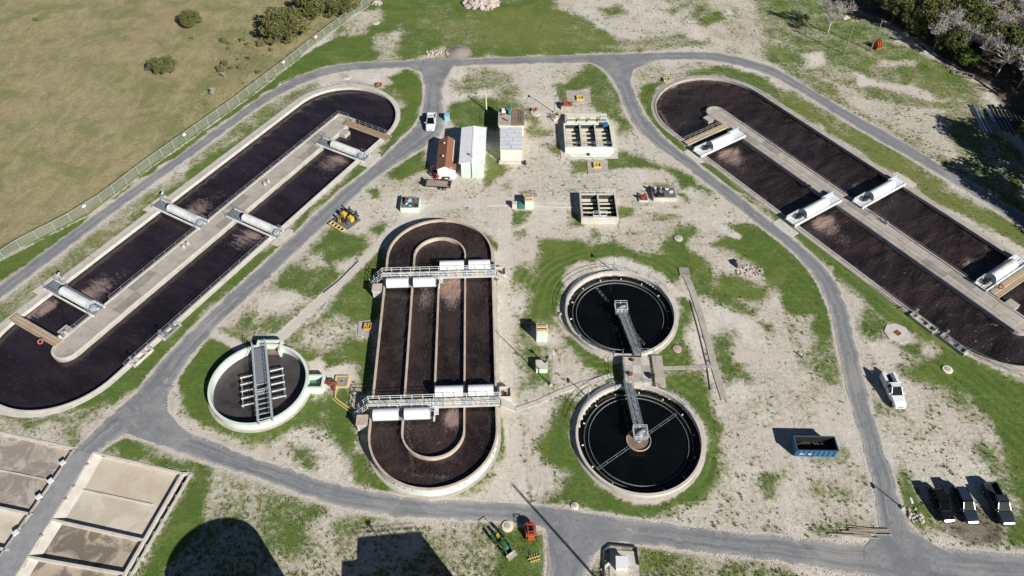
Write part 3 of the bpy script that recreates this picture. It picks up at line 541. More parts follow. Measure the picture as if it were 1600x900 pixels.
def water(name, distf, x0, x1, y0, y1, z, mat, foams=(), loc=(0, 0, 0), rz=0, st=.5, amp=0.0):
    """local-grid sheet; foams: (kind, args, value)"""
    xs = np.arange(x0, x1+st, st); ys = np.arange(y0, y1+st, st); X, Y = np.meshgrid(xs, ys)
    cx = (xs[:-1]+xs[1:])/2; cy = (ys[:-1]+ys[1:])/2; CX, CY = np.meshgrid(cx, cy); keep = distf(CX, CY) < .25
    F = np.zeros(X.shape)
    for k_, a, v in foams:
        if k_ == 'p': x, y, rx, ry = a; F = np.maximum(F, v*np.exp(-((X-x)/rx)**2-((Y-y)/ry)**2))
        if k_ == 'l': F = np.maximum(F, v*np.clip(1-linedist(X, Y, a[0])/a[1], 0, 1))
    idx = np.arange(X.size).reshape(X.shape); q = np.stack([idx[:-1, :-1], idx[:-1, 1:], idx[1:, 1:], idx[1:, :-1]], -1)[keep]
    Zw = np.full(X.shape, float(z))
    if amp: 
        for i in range(14):
            th = rng.uniform(-.6, .6); kx = rng.uniform(1.2, 3.4); Zw += amp/5*np.sin(kx*(X*math.cos(th)+Y*math.sin(th))+rng.uniform(0, 7)+1.2*np.sin(Y*.5+i)) 
    used = np.unique(q); mp = np.full(X.size, -1); mp[used] = np.arange(len(used))
    P = np.stack([X, Y, Zw], -1).reshape(-1, 3)[used]
    me = bpy.data.meshes.new(name); me.from_pydata(P.tolist(), [], mp[q].tolist()); me.materials.append(mat)
    me.polygons.foreach_set('use_smooth', [True]*len(me.polygons))
    at = me.attributes.new('foam', 'FLOAT', 'POINT'); at.data.foreach_set('value', F.ravel()[used]); me.update()
    o = bpy.data.objects.new(name, me); C.objects.link(o); o.location = loc; o.rotation_euler = (0, 0, rz); o['kind'] = 'structure'; return o

# ------------------------------------------------------------------ racetrack ditches
def loopwall(mb, inner, outer, z0, z1, closed=True):
    n = len(inner); k = len(mb.v)
    mb.v += [(*p, z0) for p in inner]+[(*p, z1) for p in inner]+[(*p, z1) for p in outer]+[(*p, z0) for p in outer]
    for i in range(n if closed else n-1):
        j = (i+1) % n
        for q in range(3): mb.f.append((k+q*n+i, k+q*n+j, k+(q+1)*n+j, k+(q+1)*n+i))
    return mb
TIDE = pm('dark_tide_line', '3b342d', .7, .4, 1.5, 7, .2, dirt='6e6457', dirtamt=.6, worldco=True)
def ditch(D, name, label, aplo, aphi, isl, watm, foams, amp, railmat, apmat, dmat):
    sc, nc = (D.s0+D.s1)/2, D.nc; o0 = D.W(sc, nc); L = (D.s1-D.s0)/2; R = D.R
    root = thing(name, label, 'oxidation ditch', (*o0, 0), D.a)
    E_ = Ditch(0, -L, L, -R, R)
    loopwall(MB(), E_.ring(0), E_.ring(.32), -2.2, .22).build('rim_wall', apmat, root)
    A = E_.ring(.34, 44, 44); n = len(A); ext = []
    for i, (x, y) in enumerate(A):
        u = y/R; k_ = aplo if y < 0 else aphi
        f = (k_ if abs(u) > .95 else .5*(aplo+aphi)+(aphi-aplo)*.5*u)
        cxn = min(max(x, -L), L); dx, dy = x-cxn, y; l = math.hypot(dx, dy); ext.append((cxn+dx/l*(R+.34+f), dy/l*(R+.34+f)))
    tot = np.r_[0, np.cumsum(np.hypot(*np.diff(np.array(A+[A[0]]), axis=0).T))]; N = int(tot[-1]/3.2)
    Ai = np.c_[np.interp(np.linspace(0, tot[-1], N*4+1), tot, [p[0] for p in A]+[A[0][0]]), np.interp(np.linspace(0, tot[-1], N*4+1), tot, [p[1] for p in A]+[A[0][1]])]
    Ei = np.c_[np.interp(np.linspace(0, tot[-1], N*4+1), tot, [p[0] for p in ext]+[ext[0][0]]), np.interp(np.linspace(0, tot[-1], N*4+1), tot, [p[1] for p in ext]+[ext[0][1]])]
    for i in range(N):
        a = Ai[i*4:i*4+5].copy(); e = Ei[i*4:i*4+5].copy()
        a[0] += (a[1]-a[0])*.03; e[0] += (e[1]-e[0])*.03
        h = .13+random.uniform(-.012, .012); mb = MB()
        mb.v = [(*p, h) for p in a]+[(*p, h-.07) for p in e]+[(*p, -.35) for p in e]
        mb.f = [(j+5, j+6, j+1, j) for j in range(4)]+[(j+10, j+11, j+6, j+5) for j in range(4)]+[(0, 5, 10), (4, 14, 9)]
        mb.build('apron_slab', apmat, root)
    loopwall(MB(), E_.ring(-.012), E_.ring(-.002), -.6, -.36).build('tide_line', TIDE, root)
    # island
    i0, i1, nl, nh, r0, r1 = isl    # in absolute s,n
    a0, a1, bl, bh = i0-sc, i1-sc, nl-nc, nh-nc; rr = (bh-bl)/2; cy = (bl+bh)/2; out = []
    if r1: out += [(a1-rr+rr*math.sin(PI*i/12), cy-rr*math.cos(PI*i/12)) for i in range(13)]
    else: out += [(a1, bl), (a1, bh)]
    if r0: out += [(a0+rr-rr*math.sin(PI*i/12), cy+rr*math.cos(PI*i/12)) for i in range(13)]
    else: out += [(a0, bh), (a0, bl)]
    ctr = ((a0+a1)/2, cy)
    MB().prism(out, -2.2, .1).build('island', dmat, root)
    inn = []
    for x, y in out:
        sx = min(max(x, a0+rr), a1-rr); dx, dy = x-sx, y-cy; l = math.hypot(dx, dy) or 1
        inn.append((x-(.35 if abs(x-sx) > .01 and not dx == 0 else 0)*dx/l if l else x, cy+dy*(1-.35/max(abs(dy), .36))))
    loopwall(MB(), inn, out, .08, .3).build('island_kerb', apmat, root)
    k_ = int((a1-a0-2*rr)/4.2); wst = (a1-a0-2*rr)/k_
    for i in range(k_):
        x0 = a0+rr+i*wst
        for sgn in (-1, 1):
            wv = rr-.36
            MB().box((x0+wst/2, cy+sgn*wv/2, .13), (wst-.06, wv-.05, .12)).build('deck_slab', dmat if (i*3+sgn) % 5 else CON3, root)
    wt = water('water', lambda x, y: np.where((x > a0+.6) & (x < a1-.6) & (np.abs(y-cy) < rr-.5), 9, E_.dist(x, y)), -L-R, L+R, -R, R, -.55, watm,
               [(k_, tuple([a_[0]-sc, a_[1]-nc]+list(a_[2:])) if k_ == 'p' else ([(p[0]-sc, p[1]-nc) for p in a_[0]], a_[1]), v) for k_, a_, v in foams], (*o0, 0), D.a, .5, amp)
    return root, (sc, nc)
LW = watermat('calm_dark_liquor', '201b20', '2f282e', '93827d', .55, .6, .18, .22, (1, .35, 1), 0, .55, streak=.16)
RW = watermat('choppy_brown_liquor', '1f1917', '352b29', '8b7972', 1.0, 1.0, .4, .24, (1, .45, 1), 0, .6, streak=.25)
TW = watermat('brown_mixed_liquor', '221b19', '3c312e', '978680', 1.0, .9, .3, .26, (.6, 1, 1), 0, .55, streak=.42)
foL = [('p', (83.6, 86, 1.3, 2.8), 1.1), ('p', (59.2, 86, 1.3, 2.8), 1.1), ('p', (58.2, 99.5, 1.3, 2.8), 1.1), ('p', (35.4, 99.5, 1.3, 2.8), 1.1), ('p', (82, 86.5, 4.5, 4.0), .75), ('p', (79, 85.5, 6, 2.6), .5), ('p', (57.5, 86.5, 4, 3.5), .75), ('p', (60, 99.5, 3.5, 3.6), .8), ('p', (63.5, 99, 5, 2.4), .5),
       ('p', (37.5, 99.5, 3.5, 3.6), .85), ('p', (41, 98.5, 5, 2.4), .5), ('l', ([(26.5, 104.3), (31, 104.3)], 1.8), .95), ('p', (30, 103, 2.5, 1.2), 1.2)]
foR = [('p', (74.3, 99.8, 1.6, 2.8), 1.5), ('p', (50.6, 100, 1.6, 2.9), 1.5), ('p', (73, 99.5, 3.5, 3.2), .95), ('p', (69.5, 99, 3.5, 3), .6), ('p', (49.5, 99.5, 3.5, 3.2), .9), ('p', (46, 99.3, 4, 3), .6), ('l', ([RD_ for RD_ in [(94, 98.5), (97.6, 103), (98.4, 108), (96.5, 113.5), (92, 117.2)]], .9), .75),
       ('l', ([(92, 117.4), (80, 118.7), (60, 118.8)], .7), .6), ('l', ([(86, 95.4), (93, 98)], .9), .9), ('p', (54, 113, 2.6, 2.6), .6), ('p', (30, 113, 2.4, 2.6), .75), ('l', ([(28, 118.6), (36, 118.7)], .6), .8), ('p', (40, 112, 12, 2), .3), ('p', (58, 99, 14, 2.5), .18)]
ld, (ls, ln) = ditch(LD, 'oxidation_ditch', 'long racetrack basin of dark liquid in the left half, beside the wire fence', .55, 1.35, (23.9, 95.0, 90.65, 94.95, True, False), LW, foL, .05, GALV, CON2, CON)
foR = [(k_, ((-a_[0],)+tuple(a_[1:])) if k_ == 'p' else ([(-p[0], p[1]) for p in a_[0]], a_[1]), v) for k_, a_, v in foR]
rd, (rs, rn) = ditch(RD, 'oxidation_ditch', 'long racetrack basin of choppy brown liquid at the right, below the woods', .75, 1.1, (-87.4, -15.6, 104.75, 108.65, True, True), RW, foR, .16, GALV, CON, CONT if 0 else CON)
def lp(D, s_, n_, z=0): return D.W(s_, n_)+(z,)
def rel(o, D, pts): # ditch coords -> ditch local
    sc = (D.s0+D.s1)/2; return [(D.m*a-sc, b_-D.nc) for a, b_ in pts]
railing('handrail', rel(ld, LD, [(36, 94.6), (54.8, 94.6)]), ld, 1.0, gap=2.2, z=.28); railing('handrail', rel(ld, LD, [(58, 94.6), (94.6, 94.6), (94.7, 92.0)]), ld, 1.0, gap=2.2, z=.28)
railing('handrail', rel(ld, LD, [(27, 94.6), (32, 94.6)]), ld, 1.0, gap=2.2, z=.28)
railing('handrail', rel(ld, LD, [(28, 82.1), (59, 82.1)]), ld, 1.0, gap=2.2, z=.2)
arc = [(LD.s1+(LD.R+1.3)*math.sin(a), LD.nc-(LD.R+1.3)*math.cos(a)) for a in np.linspace(1.5, PI, 22)]+[(88, LD.nc+LD.R+1.3)]
railing('handrail', rel(ld, LD, arc), ld, 1.0, gap=2.4, z=.1)
arc = [(86+(RD.R+1.0)*math.sin(a), RD.nc-(RD.R+1.0)*math.cos(a)) for a in np.linspace(.7, PI, 26)]+[(80, RD.nc+RD.R+1.0)]
railing('handrail', rel(rd, RD, arc), rd, 1.1, gap=2.4, z=.1)
for seg in ([(79, 108.4), (53, 108.4)], [(47, 108.4), (28, 108.4)], [(75, 105), (56, 105)], [(51, 105), (20, 105)]): railing('handrail', rel(rd, RD, seg), rd, .5, r=.03, gap=4, z=.3, rails=1)
railing('handrail', rel(rd, RD, [(34, 94.2), (20, 94.2), (16, 95.6), (8, 99)]), rd, 1.0, gap=2.2, z=.2)
# concrete pads standing in the liquid
for D, o, s_, n_, rt in ((LD, ld, 90.4, 89.95, 0), (LD, ld, 28.3, 95.9, 0), (RD, rd, 84.6, 103.9, 0), (RD, rd, 20.5, 109.6, 0)):
    x, y = rel(o, D, [(s_, n_)])[0]; MB().box((x, y, -.9), (1.7, 1.6, 2.3)).build('pier_block', CON, o)
# small junction boxes on the islands
def lights(D, o, s_, n_):
    for k in (-.5, .5):
        x, y = rel(o, D, [(s_+k, n_)])[0]; MB().box((x, y, .45), (.35, .35, .6)).build('control_box', CON2, o)
lights(LD, ld, 51, 93.4); lights(LD, ld, 70.5, 92.6); lights(LD, ld, 27.4, 95.2)
for a_, b_ in ((58.5, 104.6), (44.2, 108.1)):
    (x, y), = rel(rd, RD, [(a_, b_)]); mb = MB(); mb.box((x, y, .55), (1.8, .12, .12)); mb.box((x-.6, y, .45), (.25, .25, .5)); mb.box((x+.5, y, .5), (.3, .3, .6)); mb.build('pipe_bracket', STEEL, rd)

# ------------------------------------------------------------------ rotor bridges
def halfdrum(r, L, n=14):       # drum along y
    mb = MB(); rows = []
    for j in range(9):
        y = -L/2+L*j/8; rows.append([(r*math.cos(PI*1.28*i/n-PI*.14), y, r*math.sin(PI*1.28*i/n-PI*.14)) for i in range(n+1)])
    return mb.grid(rows)
def rotor(kind, ln, dr0, dr1, label, loc, rz):
    """origin at slab centre, length along local y, width 2.2 m along x"""
    t_ = thing('rotor_aerator', label, 'aerator', loc, rz, 'brush rotors bridging the racetrack channels')
    h = ln/2; beam = WHITE if kind == 'R' else FRP; y0, y1 = dr0, dr1
    for sx in (-1, 1):
        MB().box((sx*1.08, 0, .42), (.22, ln, .34 if kind == 'L' else .5)).build('side_beam', beam, t_, bev=.02)
    for a, b_ in ((-h, y0-.15), (y1+.15, h)):
        k_ = 4 if kind == 'R' else 3; wd = 1.9/k_
        for i in range(k_):
            if b_-a > .3: MB().box((-.95+wd*(i+.5), (a+b_)/2, .5), (wd-(.09 if kind == 'R' else .03), b_-a, .07)).build('deck_plank', beam if kind == 'R' else GRAT, t_)
        if kind == 'R': MB().box((-1.0, (a+b_)/2, .95), (.08, b_-a, .75)).build('side_panel', STEEL, t_)
        else:
            mb = MB(); 
            for sx in (-1, 1): mb.path([(sx*1.05, a+.1, 1.5), (sx*1.05, b_-.1, 1.5)], .03); mb.path([(sx*1.05, a+.1, 1.05), (sx*1.05, b_-.1, 1.05)], .025); [mb.tube((sx*1.05, q, .5), (sx*1.05, q, 1.5), .03, 5) for q in (a+.1, (a+b_)/2, b_-.1)]
            mb.build('handrail', GALV, t_)
    cy = (y0+y1)/2; L = y1-y0
    d = halfdrum(.92, L).build('drum_cover', FRP, t_, (0, cy, .95), smooth=True); d.scale = (1, 1, 1) if kind == 'R' else (.86, 1, .86)
    for sy in (-1, 1): MB().add([(math.cos(2*PI*i/18)*.93, 0, math.sin(2*PI*i/18)*.93) for i in range(18)]+[(math.cos(2*PI*i/18)*.93, .05, math.sin(2*PI*i/18)*.93) for i in range(18)], [tuple(range(18)), tuple(range(35, 17, -1))]+[(i, (i+1) % 18, (i+1) % 18+18, i+18) for i in range(18)]).build('end_plate', FRP if sy > 0 else STEEL, d, (0, sy*(L/2+.03)-.025, 0))
    for q in (-.33, 0, .33):
        MB().lathe([(.92, -.02), (.928, 0), (.92, .02)], 20, a0=-.3, a1=PI+.3).build('cover_seam', FRP, d, (0, q*L, 0)).rotation_euler = (PI/2, 0, 0)
    MB().tube((0, y0-.3, .7), (0, y1+.3, .7), .25, 10).build('rotor_shaft', DARK, t_)
    mb = MB(); yy = y0-.9; mb.box((0, yy, .85), (.7, .8, .7)); mb.tube((.1, yy-.9, .9), (.1, yy-.2, .9), .28, 10); mb.box((-.5, yy+.1, .8), (.3, .5, .5)); mb.build('gear_motor', DARK if kind == 'R' else STEEL, t_, bev=.03)
    MB().box((0, y1+.45, .75), (.5, .35, .45)).build('bearing_block', DARK, t_)
    return t_
def rotorat(D, kind, s_, na, nb, d0, d1, label):
    m_ = (na+nb)/2; x, y = D.W(D.m*s_, m_); return rotor(kind, nb-na, d0-m_, d1-m_, label, (x, y, 0), D.a)
rotorat(LD, 'L', 85.5, 80.6, 92.2, 82.7, 88.7, 'white drum aerator near the plank bridge at the upper end of the left basin')
rotorat(LD, 'L', 56.3, 94.3, 106.0, 95.9, 102.4, 'white drum aerator across the outer channel, halfway down the left basin')
rotorat(LD, 'L', 61.0, 81.1, 92.6, 82.4, 88.9, 'white drum aerator across the inner channel of the left basin, nearest the road')
rotorat(LD, 'L', 33.4, 94.2, 106.0, 96.0, 102.2, 'white drum aerator beside the tan plank bridge at the lower left')
rotorat(RD, 'R', 77.0, 93.6, 105.7, 97.0, 102.3, 'white drum aerator beside the footbridge at the top of the right basin')
rotorat(RD, 'R', 53.3, 93.9, 106.3, 97.1, 102.8, 'white drum aerator over the near channel, halfway down the right basin')
rotorat(RD, 'R', 49.9, 107.7, 120.0, 110.9, 117.0, 'white drum aerator over the far channel, halfway down the right basin')
rotorat(RD, 'R', 25.5, 108.2, 120.0, 110.8, 116.9, 'white drum aerator next to the plank bridge at the right edge of the photo')
def pad(D, pts): 
    o = MB().prism([D.W(D.m*p[0], p[1]) for p in pts], -.02, .09).build('concrete_pad', CON2); return o
for D, s_, lo, hi, lab in ((LD, 56.3, 105.6, 107.4, 'pale concrete pad at the outer end of the middle left aerator'), (LD, 61, 79.6, 81.4, 'pale concrete pad between the left road and the inner aerator'),
                       (LD, 33.4, 105.6, 107.6, 'pale concrete pad at the outer end of the lower left aerator'), (LD, 86, 78.9, 81.3, 'pale concrete pad at the foot of the upper left aerator'), (RD, 53, 91.4, 93.7, 'pale concrete pad at the road end of the middle right aerator'),
                       (RD, 50, 120.2, 122.2, 'pale concrete pad at the far end of the middle right aerator'), (RD, 77, 91.9, 93.6, 'pale concrete pad at the road end of the top right aerator')):
    lo2, hi2 = (lo+.2, hi) if lo > 100 else (lo, hi-.2)
    tag(pad(D, [(s_-2.2, lo2+.3), (s_-1.6, lo2), (s_+1.6, lo2), (s_+2.3, lo2+.35), (s_+2.2, hi2), (s_-2.3, hi2)]), lab, 'pad')

# ------------------------------------------------------------------ plank footbridges over the channels
def footbridge(D, s_, na, nb, wd, kind, label, railsides, ndiv):
    m_ = (na+nb)/2; x, y = D.W(D.m*s_, m_); L = nb-na; t_ = thing('footbridge', label, 'footbridge', (x, y, 0), D.a)
    for sx in (-1, 1): MB().box((sx*(wd/2-.06), 0, .3), (.14, L, .3)).build('beam', CON, t_)
    if kind == 'long':
        for i in range(ndiv): w_ = (wd-.34)/ndiv; MB().box((-wd/2+.17+w_*(i+.5), 0, .44+random.uniform(0, .02)), (w_-.05, L, .07)).build('plank', [WOODT, CONT][i % 2], t_)
    else:
        for i in range(ndiv): l_ = L/ndiv; MB().box((0, -L/2+l_*(i+.5), .46), (wd-.1, l_-.05, .07)).build('plank', WOOD if kind == 'cross' else CONT, t_)
    for sx in railsides: railing('handrail', [(sx*(wd/2-.05), -L/2, 0), (sx*(wd/2-.05), L/2, 0)], t_, 1.05, r=.035, gap=1.5, z=.45)
    return t_
footbridge(LD, 93.1, 80.6, 91.6, 1.5, 'cross', 'brown cross-planked footbridge at the upper end of the left basin', (1,), 26)
footbridge(LD, 26.0, 94.3, 105.2, 1.35, 'long', 'tan board footbridge without rails at the lower left of the left basin', (), 4)
footbridge(RD, 80.7, 94.0, 104.9, 1.35, 'long', 'pale footbridge with dark handrail at the top of the right basin', (-1,), 3)
footbridge(RD, 23.2, 108.6, 120.0, 1.6, 'long', 'footbridge at the right edge of the photo with a red ring on its rail', (-1,), 3)
for D, s_, n_ in ((LD, 25.0, 96.6), (RD, 22.7, 110.6)):
    x, y = D.W(s_-.3 if D is LD else -s_-.8, n_); b_ = MB().lathe([(.25, -.07), (.4, -.07), (.4, .07), (.25, .07), (.25, -.07)], 14).build('lifebuoy', PINK, None, (x, y, .9)); b_.rotation_euler = (1.2, 0, D.a)
    tag(b_, 'red lifebuoy hung beside the tan board footbridge' if D is LD else 'red lifebuoy on the footbridge at the right edge of the photo', 'lifebuoy')

# ------------------------------------------------------------------ effluent weirs along the rims
def weir(D, s0, s1, n0, n1, label, col):
    m_ = (D.m*(s0+s1)/2, (n0+n1)/2); x, y = D.W(*m_); L = s1-s0; wd = abs(n1-n0); t_ = thing('weir_box', label, 'weir', (x, y, 0), D.a)
    for sy in (-1, 1): MB().box((0, sy*wd/2, .2), (L, .16, .55)).build('wall', col, t_)
    for sx in (-1, 1): MB().box((sx*L/2, 0, .22), (.3, wd+.16, .6)).build('end_wall', CON2, t_)
    MB().box((0, 0, -.05), (L-.3, wd-.16, .1)).build('trough', BLACK, t_)
    for k in (-.25, .22): MB().box((k*L, 0, .45), (.5, wd, .08)).build('cover_plate', CON2 if col is not GALV else GALV, t_)
    mb = MB(); q = -L/2+.3; mb.path([(q, -wd/2, .4), (q, -wd/2, 1.5), (q, wd/2, 1.5), (q, wd/2, .4)], .05); mb.tube((q, 0, .6), (q, 0, 1.9), .05); mb.lathe([(.18, 1.7), (.22, 1.74), (.18, 1.78)], 10, (q, 0)); mb.build('gate_frame', GALV, t_)
    return t_
weir(LD, 34.6, 37.8, 81.0, 82.1, 'small weir box on the near rim of the left basin, the upper of two', GALV)
weir(LD, 28.8, 32.2, 81.0, 82.1, 'small weir box on the near rim of the left basin, the lower of two', CON2)
weir(RD, 23.9, 27.9, 93.6, 94.7, 'weir box with a hand gate on the near rim of the right basin', CON2)
weir(RD, 18.6, 22.6, 93.9, 95.0, 'dark weir box further down the near rim of the right basin', GALV)

# ------------------------------------------------------------------ central concentric tank
tc_s, tc_n = (TK.s0+TK.s1)/2, TK.nc; TO = TK.W(tc_s, tc_n); TL = (TK.s1-TK.s0)/2; TR = TK.R; TZ = 1.95
# local frame: x runs away from the camera, y to the left
T = Ditch(0, -TL, TL, -TR, TR)
tank = thing('aeration_tank', 'raised oval tank of brown liquid with concentric walls in the middle of the site', 'aeration tank', (*TO, 0), TK.a)
loopwall(MB(), T.ring(0, 48, 8), T.ring(.27, 48, 8), -.3, TZ).build('outer_wall', CONT, tank)
loopwall(MB(), T.ring(.271, 48, 8), T.ring(.285, 48, 8), -.3, TZ-.35).build('wall_coating', MINT, tank)
loopwall(MB(), T.ring(.29, 48, 8), T.ring(.7, 48, 8), -.3, .12).build('footing', CON, tank)
I = Ditch(0, -TL, TL, -TR/2+.05, TR/2-.05)
loopwall(MB(), I.ring(-.12, 40, 8), I.ring(.12, 40, 8), -.3, TZ).build('inner_wall', CONT, tank)
MB().box((0, 0, .8), (2*(TL-2.6), .25, 2.28)).build('centre_wall', CONT, tank)
loopwall(MB(), T.ring(-.012, 48, 8), T.ring(-.002, 48, 8), TZ-.7, TZ-.45).build('tide_line', TIDE, tank)
bA, bB = 12.1, -12.6           # walkway positions along local x
fo = []
for yv, sg, x0 in ((-TR*.75, 1, bB+1.2), (-TR*.25, -1, bA-1.5), (TR*.25, -1, bA-2.2), (TR*.75, -1, bA-2.2), (-TR*.25, -1, bB-1)):
    pass
fo = [('p', (bA-2.2, -TR*.25, 3.0, 2.3), 1.6), ('p', (bB-2, -TR*.3, 2, 1.6), 1.2), ('p', (bA-4, TR*.25, 5, 1.8), .72), ('p', (bA-8, TR*.25, 8, 1.5), .3), ('p', (bA-5, -TR*.25, 2.6, 1.9), .8), ('p', (bA-3, -TR*.25, 1.8, 2.1), 1.1), ('p', (bB-2, -TR*.25, 3, 2), .6), ('l', ([(bB-1, TR*.45), (-TL-6.4, TR*.3), (-TL-6.9, -TR*.25)], 1.2), .62),
      ('l', ([(bB-1, -TR*.12), (-TL-1, -TR*.2), (-TL-2.5, 0)], 1), .6), ('p', (TL+6.2, 0, 1.2, 3), .5), ('p', (-6, TR*.25, 7, 1.6), .38), ('p', (-8, -TR*.25, 7, 1.6), .3), ('p', (-12, -TR*.75, 5, 1.3), .5), ('p', (bA-3, TR*.75, 2.5, 1.5), .4)]
water('water', lambda x, y: T.dist(x, y), -TL-TR, TL+TR, -TR, TR, TZ-.65, TW, fo, (*TO, 0), TK.a, .35, .07)
def walkway(xc, label):
    t_ = thing('walkway', label, 'walkway', (*TK.W(tc_s+xc, tc_n), 0), TK.a-PI/2)       # local x across the tank to the right
    W_ = TR+.9
    for sy in (-1, 1): MB().box((0, sy*.62, TZ+.15), (2*W_-.6, .14, .42)).build('girder', CON2, t_)
    k_ = 14
    for i in range(k_): l_ = (2*W_-.6)/k_; MB().box((-W_+.3+l_*(i+.5), 0, TZ+.36), (l_-.05, 1.34, .07)).build('deck_panel', [CON2, STEEL][i % 3 == 1], t_)
    for sy in (-1, 1): railing('handrail', [(-W_+.3, sy*.66, 0), (W_-.3, sy*.66, 0)], t_, 1.05, r=.04, gap=1.5, z=TZ+.4, mat=FRP)
    st = thing; mb = MB()
    for i in range(8): mb.box((-W_+.2-.26*i, 0, TZ+.2-.27*i), (.3, 1.1, .05))
    mb.build('stair_tread', GALV, t_)
    for sy in (-1, 1):
        mb = MB(); mb.path([(-W_+.3, sy*.6, TZ+.35), (-W_-2, sy*.6, .05)], .06); mb.path([(-W_+.3, sy*.6, TZ+1.4), (-W_-2, sy*.6, 1.05)], .035); mb.path([(-W_+.3, sy*.6, TZ+.9), (-W_-2, sy*.6, .55)], .03)
        for k in range(4): q = k/3; mb.tube((-W_+.3-2.3*q, sy*.6, TZ+.35-q*(TZ+.3)), (-W_+.3-2.3*q, sy*.6, TZ+1.4-q*(TZ+.35)), .035)
        mb.build('stair_rail', FRP, t_)
    mb = MB(); mb.box((W_+.6, 0, .8), (.9, 1.2, .08)); mb.path([(W_-.2, -.6, TZ), (W_+2, -.6, .1)], .06); mb.path([(W_-.2, .6, TZ), (W_+2, .6, .1)], .06)
    for i in range(6): mb.box((W_+.1+.3*i, 0, TZ-.05-.3*i), (.3, 1.1, .05))
    mb.build('stair_flight', CON2, t_)
    mb = MB(); mb.box((.15, -1.3, TZ+.38), (1.1, 1.4, .08)); mb.path([(-.4, -.7, TZ+1.4), (-.4, -2, TZ+1.4), (.7, -2, TZ+1.4), (.7, -.7, TZ+1.4)], .035); [mb.tube((a, -2, TZ+.4), (a, -2, TZ+1.4), .035) for a in (-.4, .15, .7)]; mb.tube((0.1, -1.9, TZ+.35), (.1, -3.0, TZ+.35), .14, 8)
    mb.build('drive_platform', FRP, t_)
    return t_
wA = walkway(bA, 'railed walkway over the upper end of the central oval tank'); wB = walkway(bB, 'railed walkway over the lower end of the central oval tank')
def hood(xc, ya, yb, side, label, gname='white rotor hoods on the central tank'):
    """ya>yb in local y (left positive); side +1 behind the walkway"""
    L = abs(ya-yb)
    t_ = thing('rotor_hood', label, 'rotor hood', (*TK.W(tc_s+xc+side*1.75, tc_n+(ya+yb)/2), 0), TK.a, gname)
    d = halfdrum(.85, L).build('hood_shell', WHITE, t_, (0, 0, TZ+.45), smooth=True)
    for sy in (-1, 1): MB().add([(math.cos(2*PI*i/16)*.86, 0, math.sin(2*PI*i/16)*.86) for i in range(16)]+[(math.cos(2*PI*i/16)*.86, .05, math.sin(2*PI*i/16)*.86) for i in range(16)], [tuple(range(16)), tuple(range(31, 15, -1))]+[(i, (i+1) % 16, (i+1) % 16+16, i+16) for i in range(16)]).build('end_plate', WHITE, t_, (0, sy*(L/2+.02)-.025, TZ+.45))
    for q in (-.25, .25): MB().lathe([(.855, -.03), (.875, 0), (.855, .03)], 18, a0=-.3, a1=PI+.3).build('hood_seam', FRP, d, (0, q*L, 0)).rotation_euler = (PI/2, 0, 0)
    MB().box((0, 0, TZ-.02), (1.7, L+.2, .08)).build('base_frame', DARK, t_)
    mb = MB(); mb.box((-.1, -L/2-.42, TZ+.45), (.5, .42, .55)); mb.tube((-.35, -L/2-.45, TZ+.5), (.5, -L/2-.45, TZ+.5), .18, 8); mb.path([(-.6, -L/2-.7, TZ+1.2), (.6, -L/2-.7, TZ+1.2)], .03); mb.path([(-.6, -L/2-.7, TZ), (-.6, -L/2-.7, TZ+1.2)], .03); mb.build('gear_motor', DARK, t_)
    MB().box((side*-.2, -L/2-.4, TZ+.1), (1.9, .7, .06)).build('motor_platform', GALV, t_)
    return t_
q = TR/2
hood(bA, TR-.35, q+.55, -1, 'white rotor hood at the far left below the upper walkway'); hood(bA, q-.35, .55, -1, 'white rotor hood left of centre below the upper walkway')
hood(bA, -.3+.1, -q+.25, 1, 'white rotor hood right of centre above the upper walkway'); hood(bA, -q-.6, -TR+.25, 1, 'white rotor hood at the far right above the upper walkway')
hood(bB, TR-.35, q+.55, -1, 'white rotor hood at the far left below the lower walkway'); hood(bB, q-.35, .55, -1, 'white rotor hood left of centre below the lower walkway')
hood(bB, -.3+.1, -q+.25, 1, 'white rotor hood right of centre above the lower walkway'); hood(bB, -q-.6, -TR+.25, 1, 'white rotor hood at the far right above the lower walkway')
for xc, side, which in ((bA-2.2, 1, 'upper'), (bB-2.2, 1, 'lower')):
    x, y = TK.W(tc_s+xc, tc_n+TR+1.3); t_ = thing('control_hut', 'small tan block hut at the left side of the central tank, %s walkway' % which, 'hut', (x, y, 0), TK.a)
    MB().box((0, 0, .9), (1.5, 1.4, 1.8)).build('wall', CON2, t_, bev=.02); MB().box((0, 0, 1.86), (1.7, 1.6, .12)).build('roof', CONT, t_); MB().box((-.78, 0, .8), (.05, .7, 1.4)).build('door', STEEL, t_)
    x, y = TK.W(tc_s+bA+1.4 if which == 'upper' else tc_s+bB+2.2, tc_n-TR-1.5); t_ = thing('valve_box', 'open concrete valve box at the right side of the central tank, %s walkway' % which, 'valve box', (x, y, 0), TK.a)
    for a in (-1, 1): MB().box((a*.85, 0, .6), (.15, 1.7, 1.2)).build('wall', CON2, t_); MB().box((0, a*.78, .6), (1.55, .15, 1.2)).build('wall', CON2, t_)
    MB().box((0, 0, .75), (1.5, 1.4, .1)).build('floor', CONT, t_); MB().box((-.3, 0, 1.0), (.5, .4, .4)).build('valve', DARK, t_)

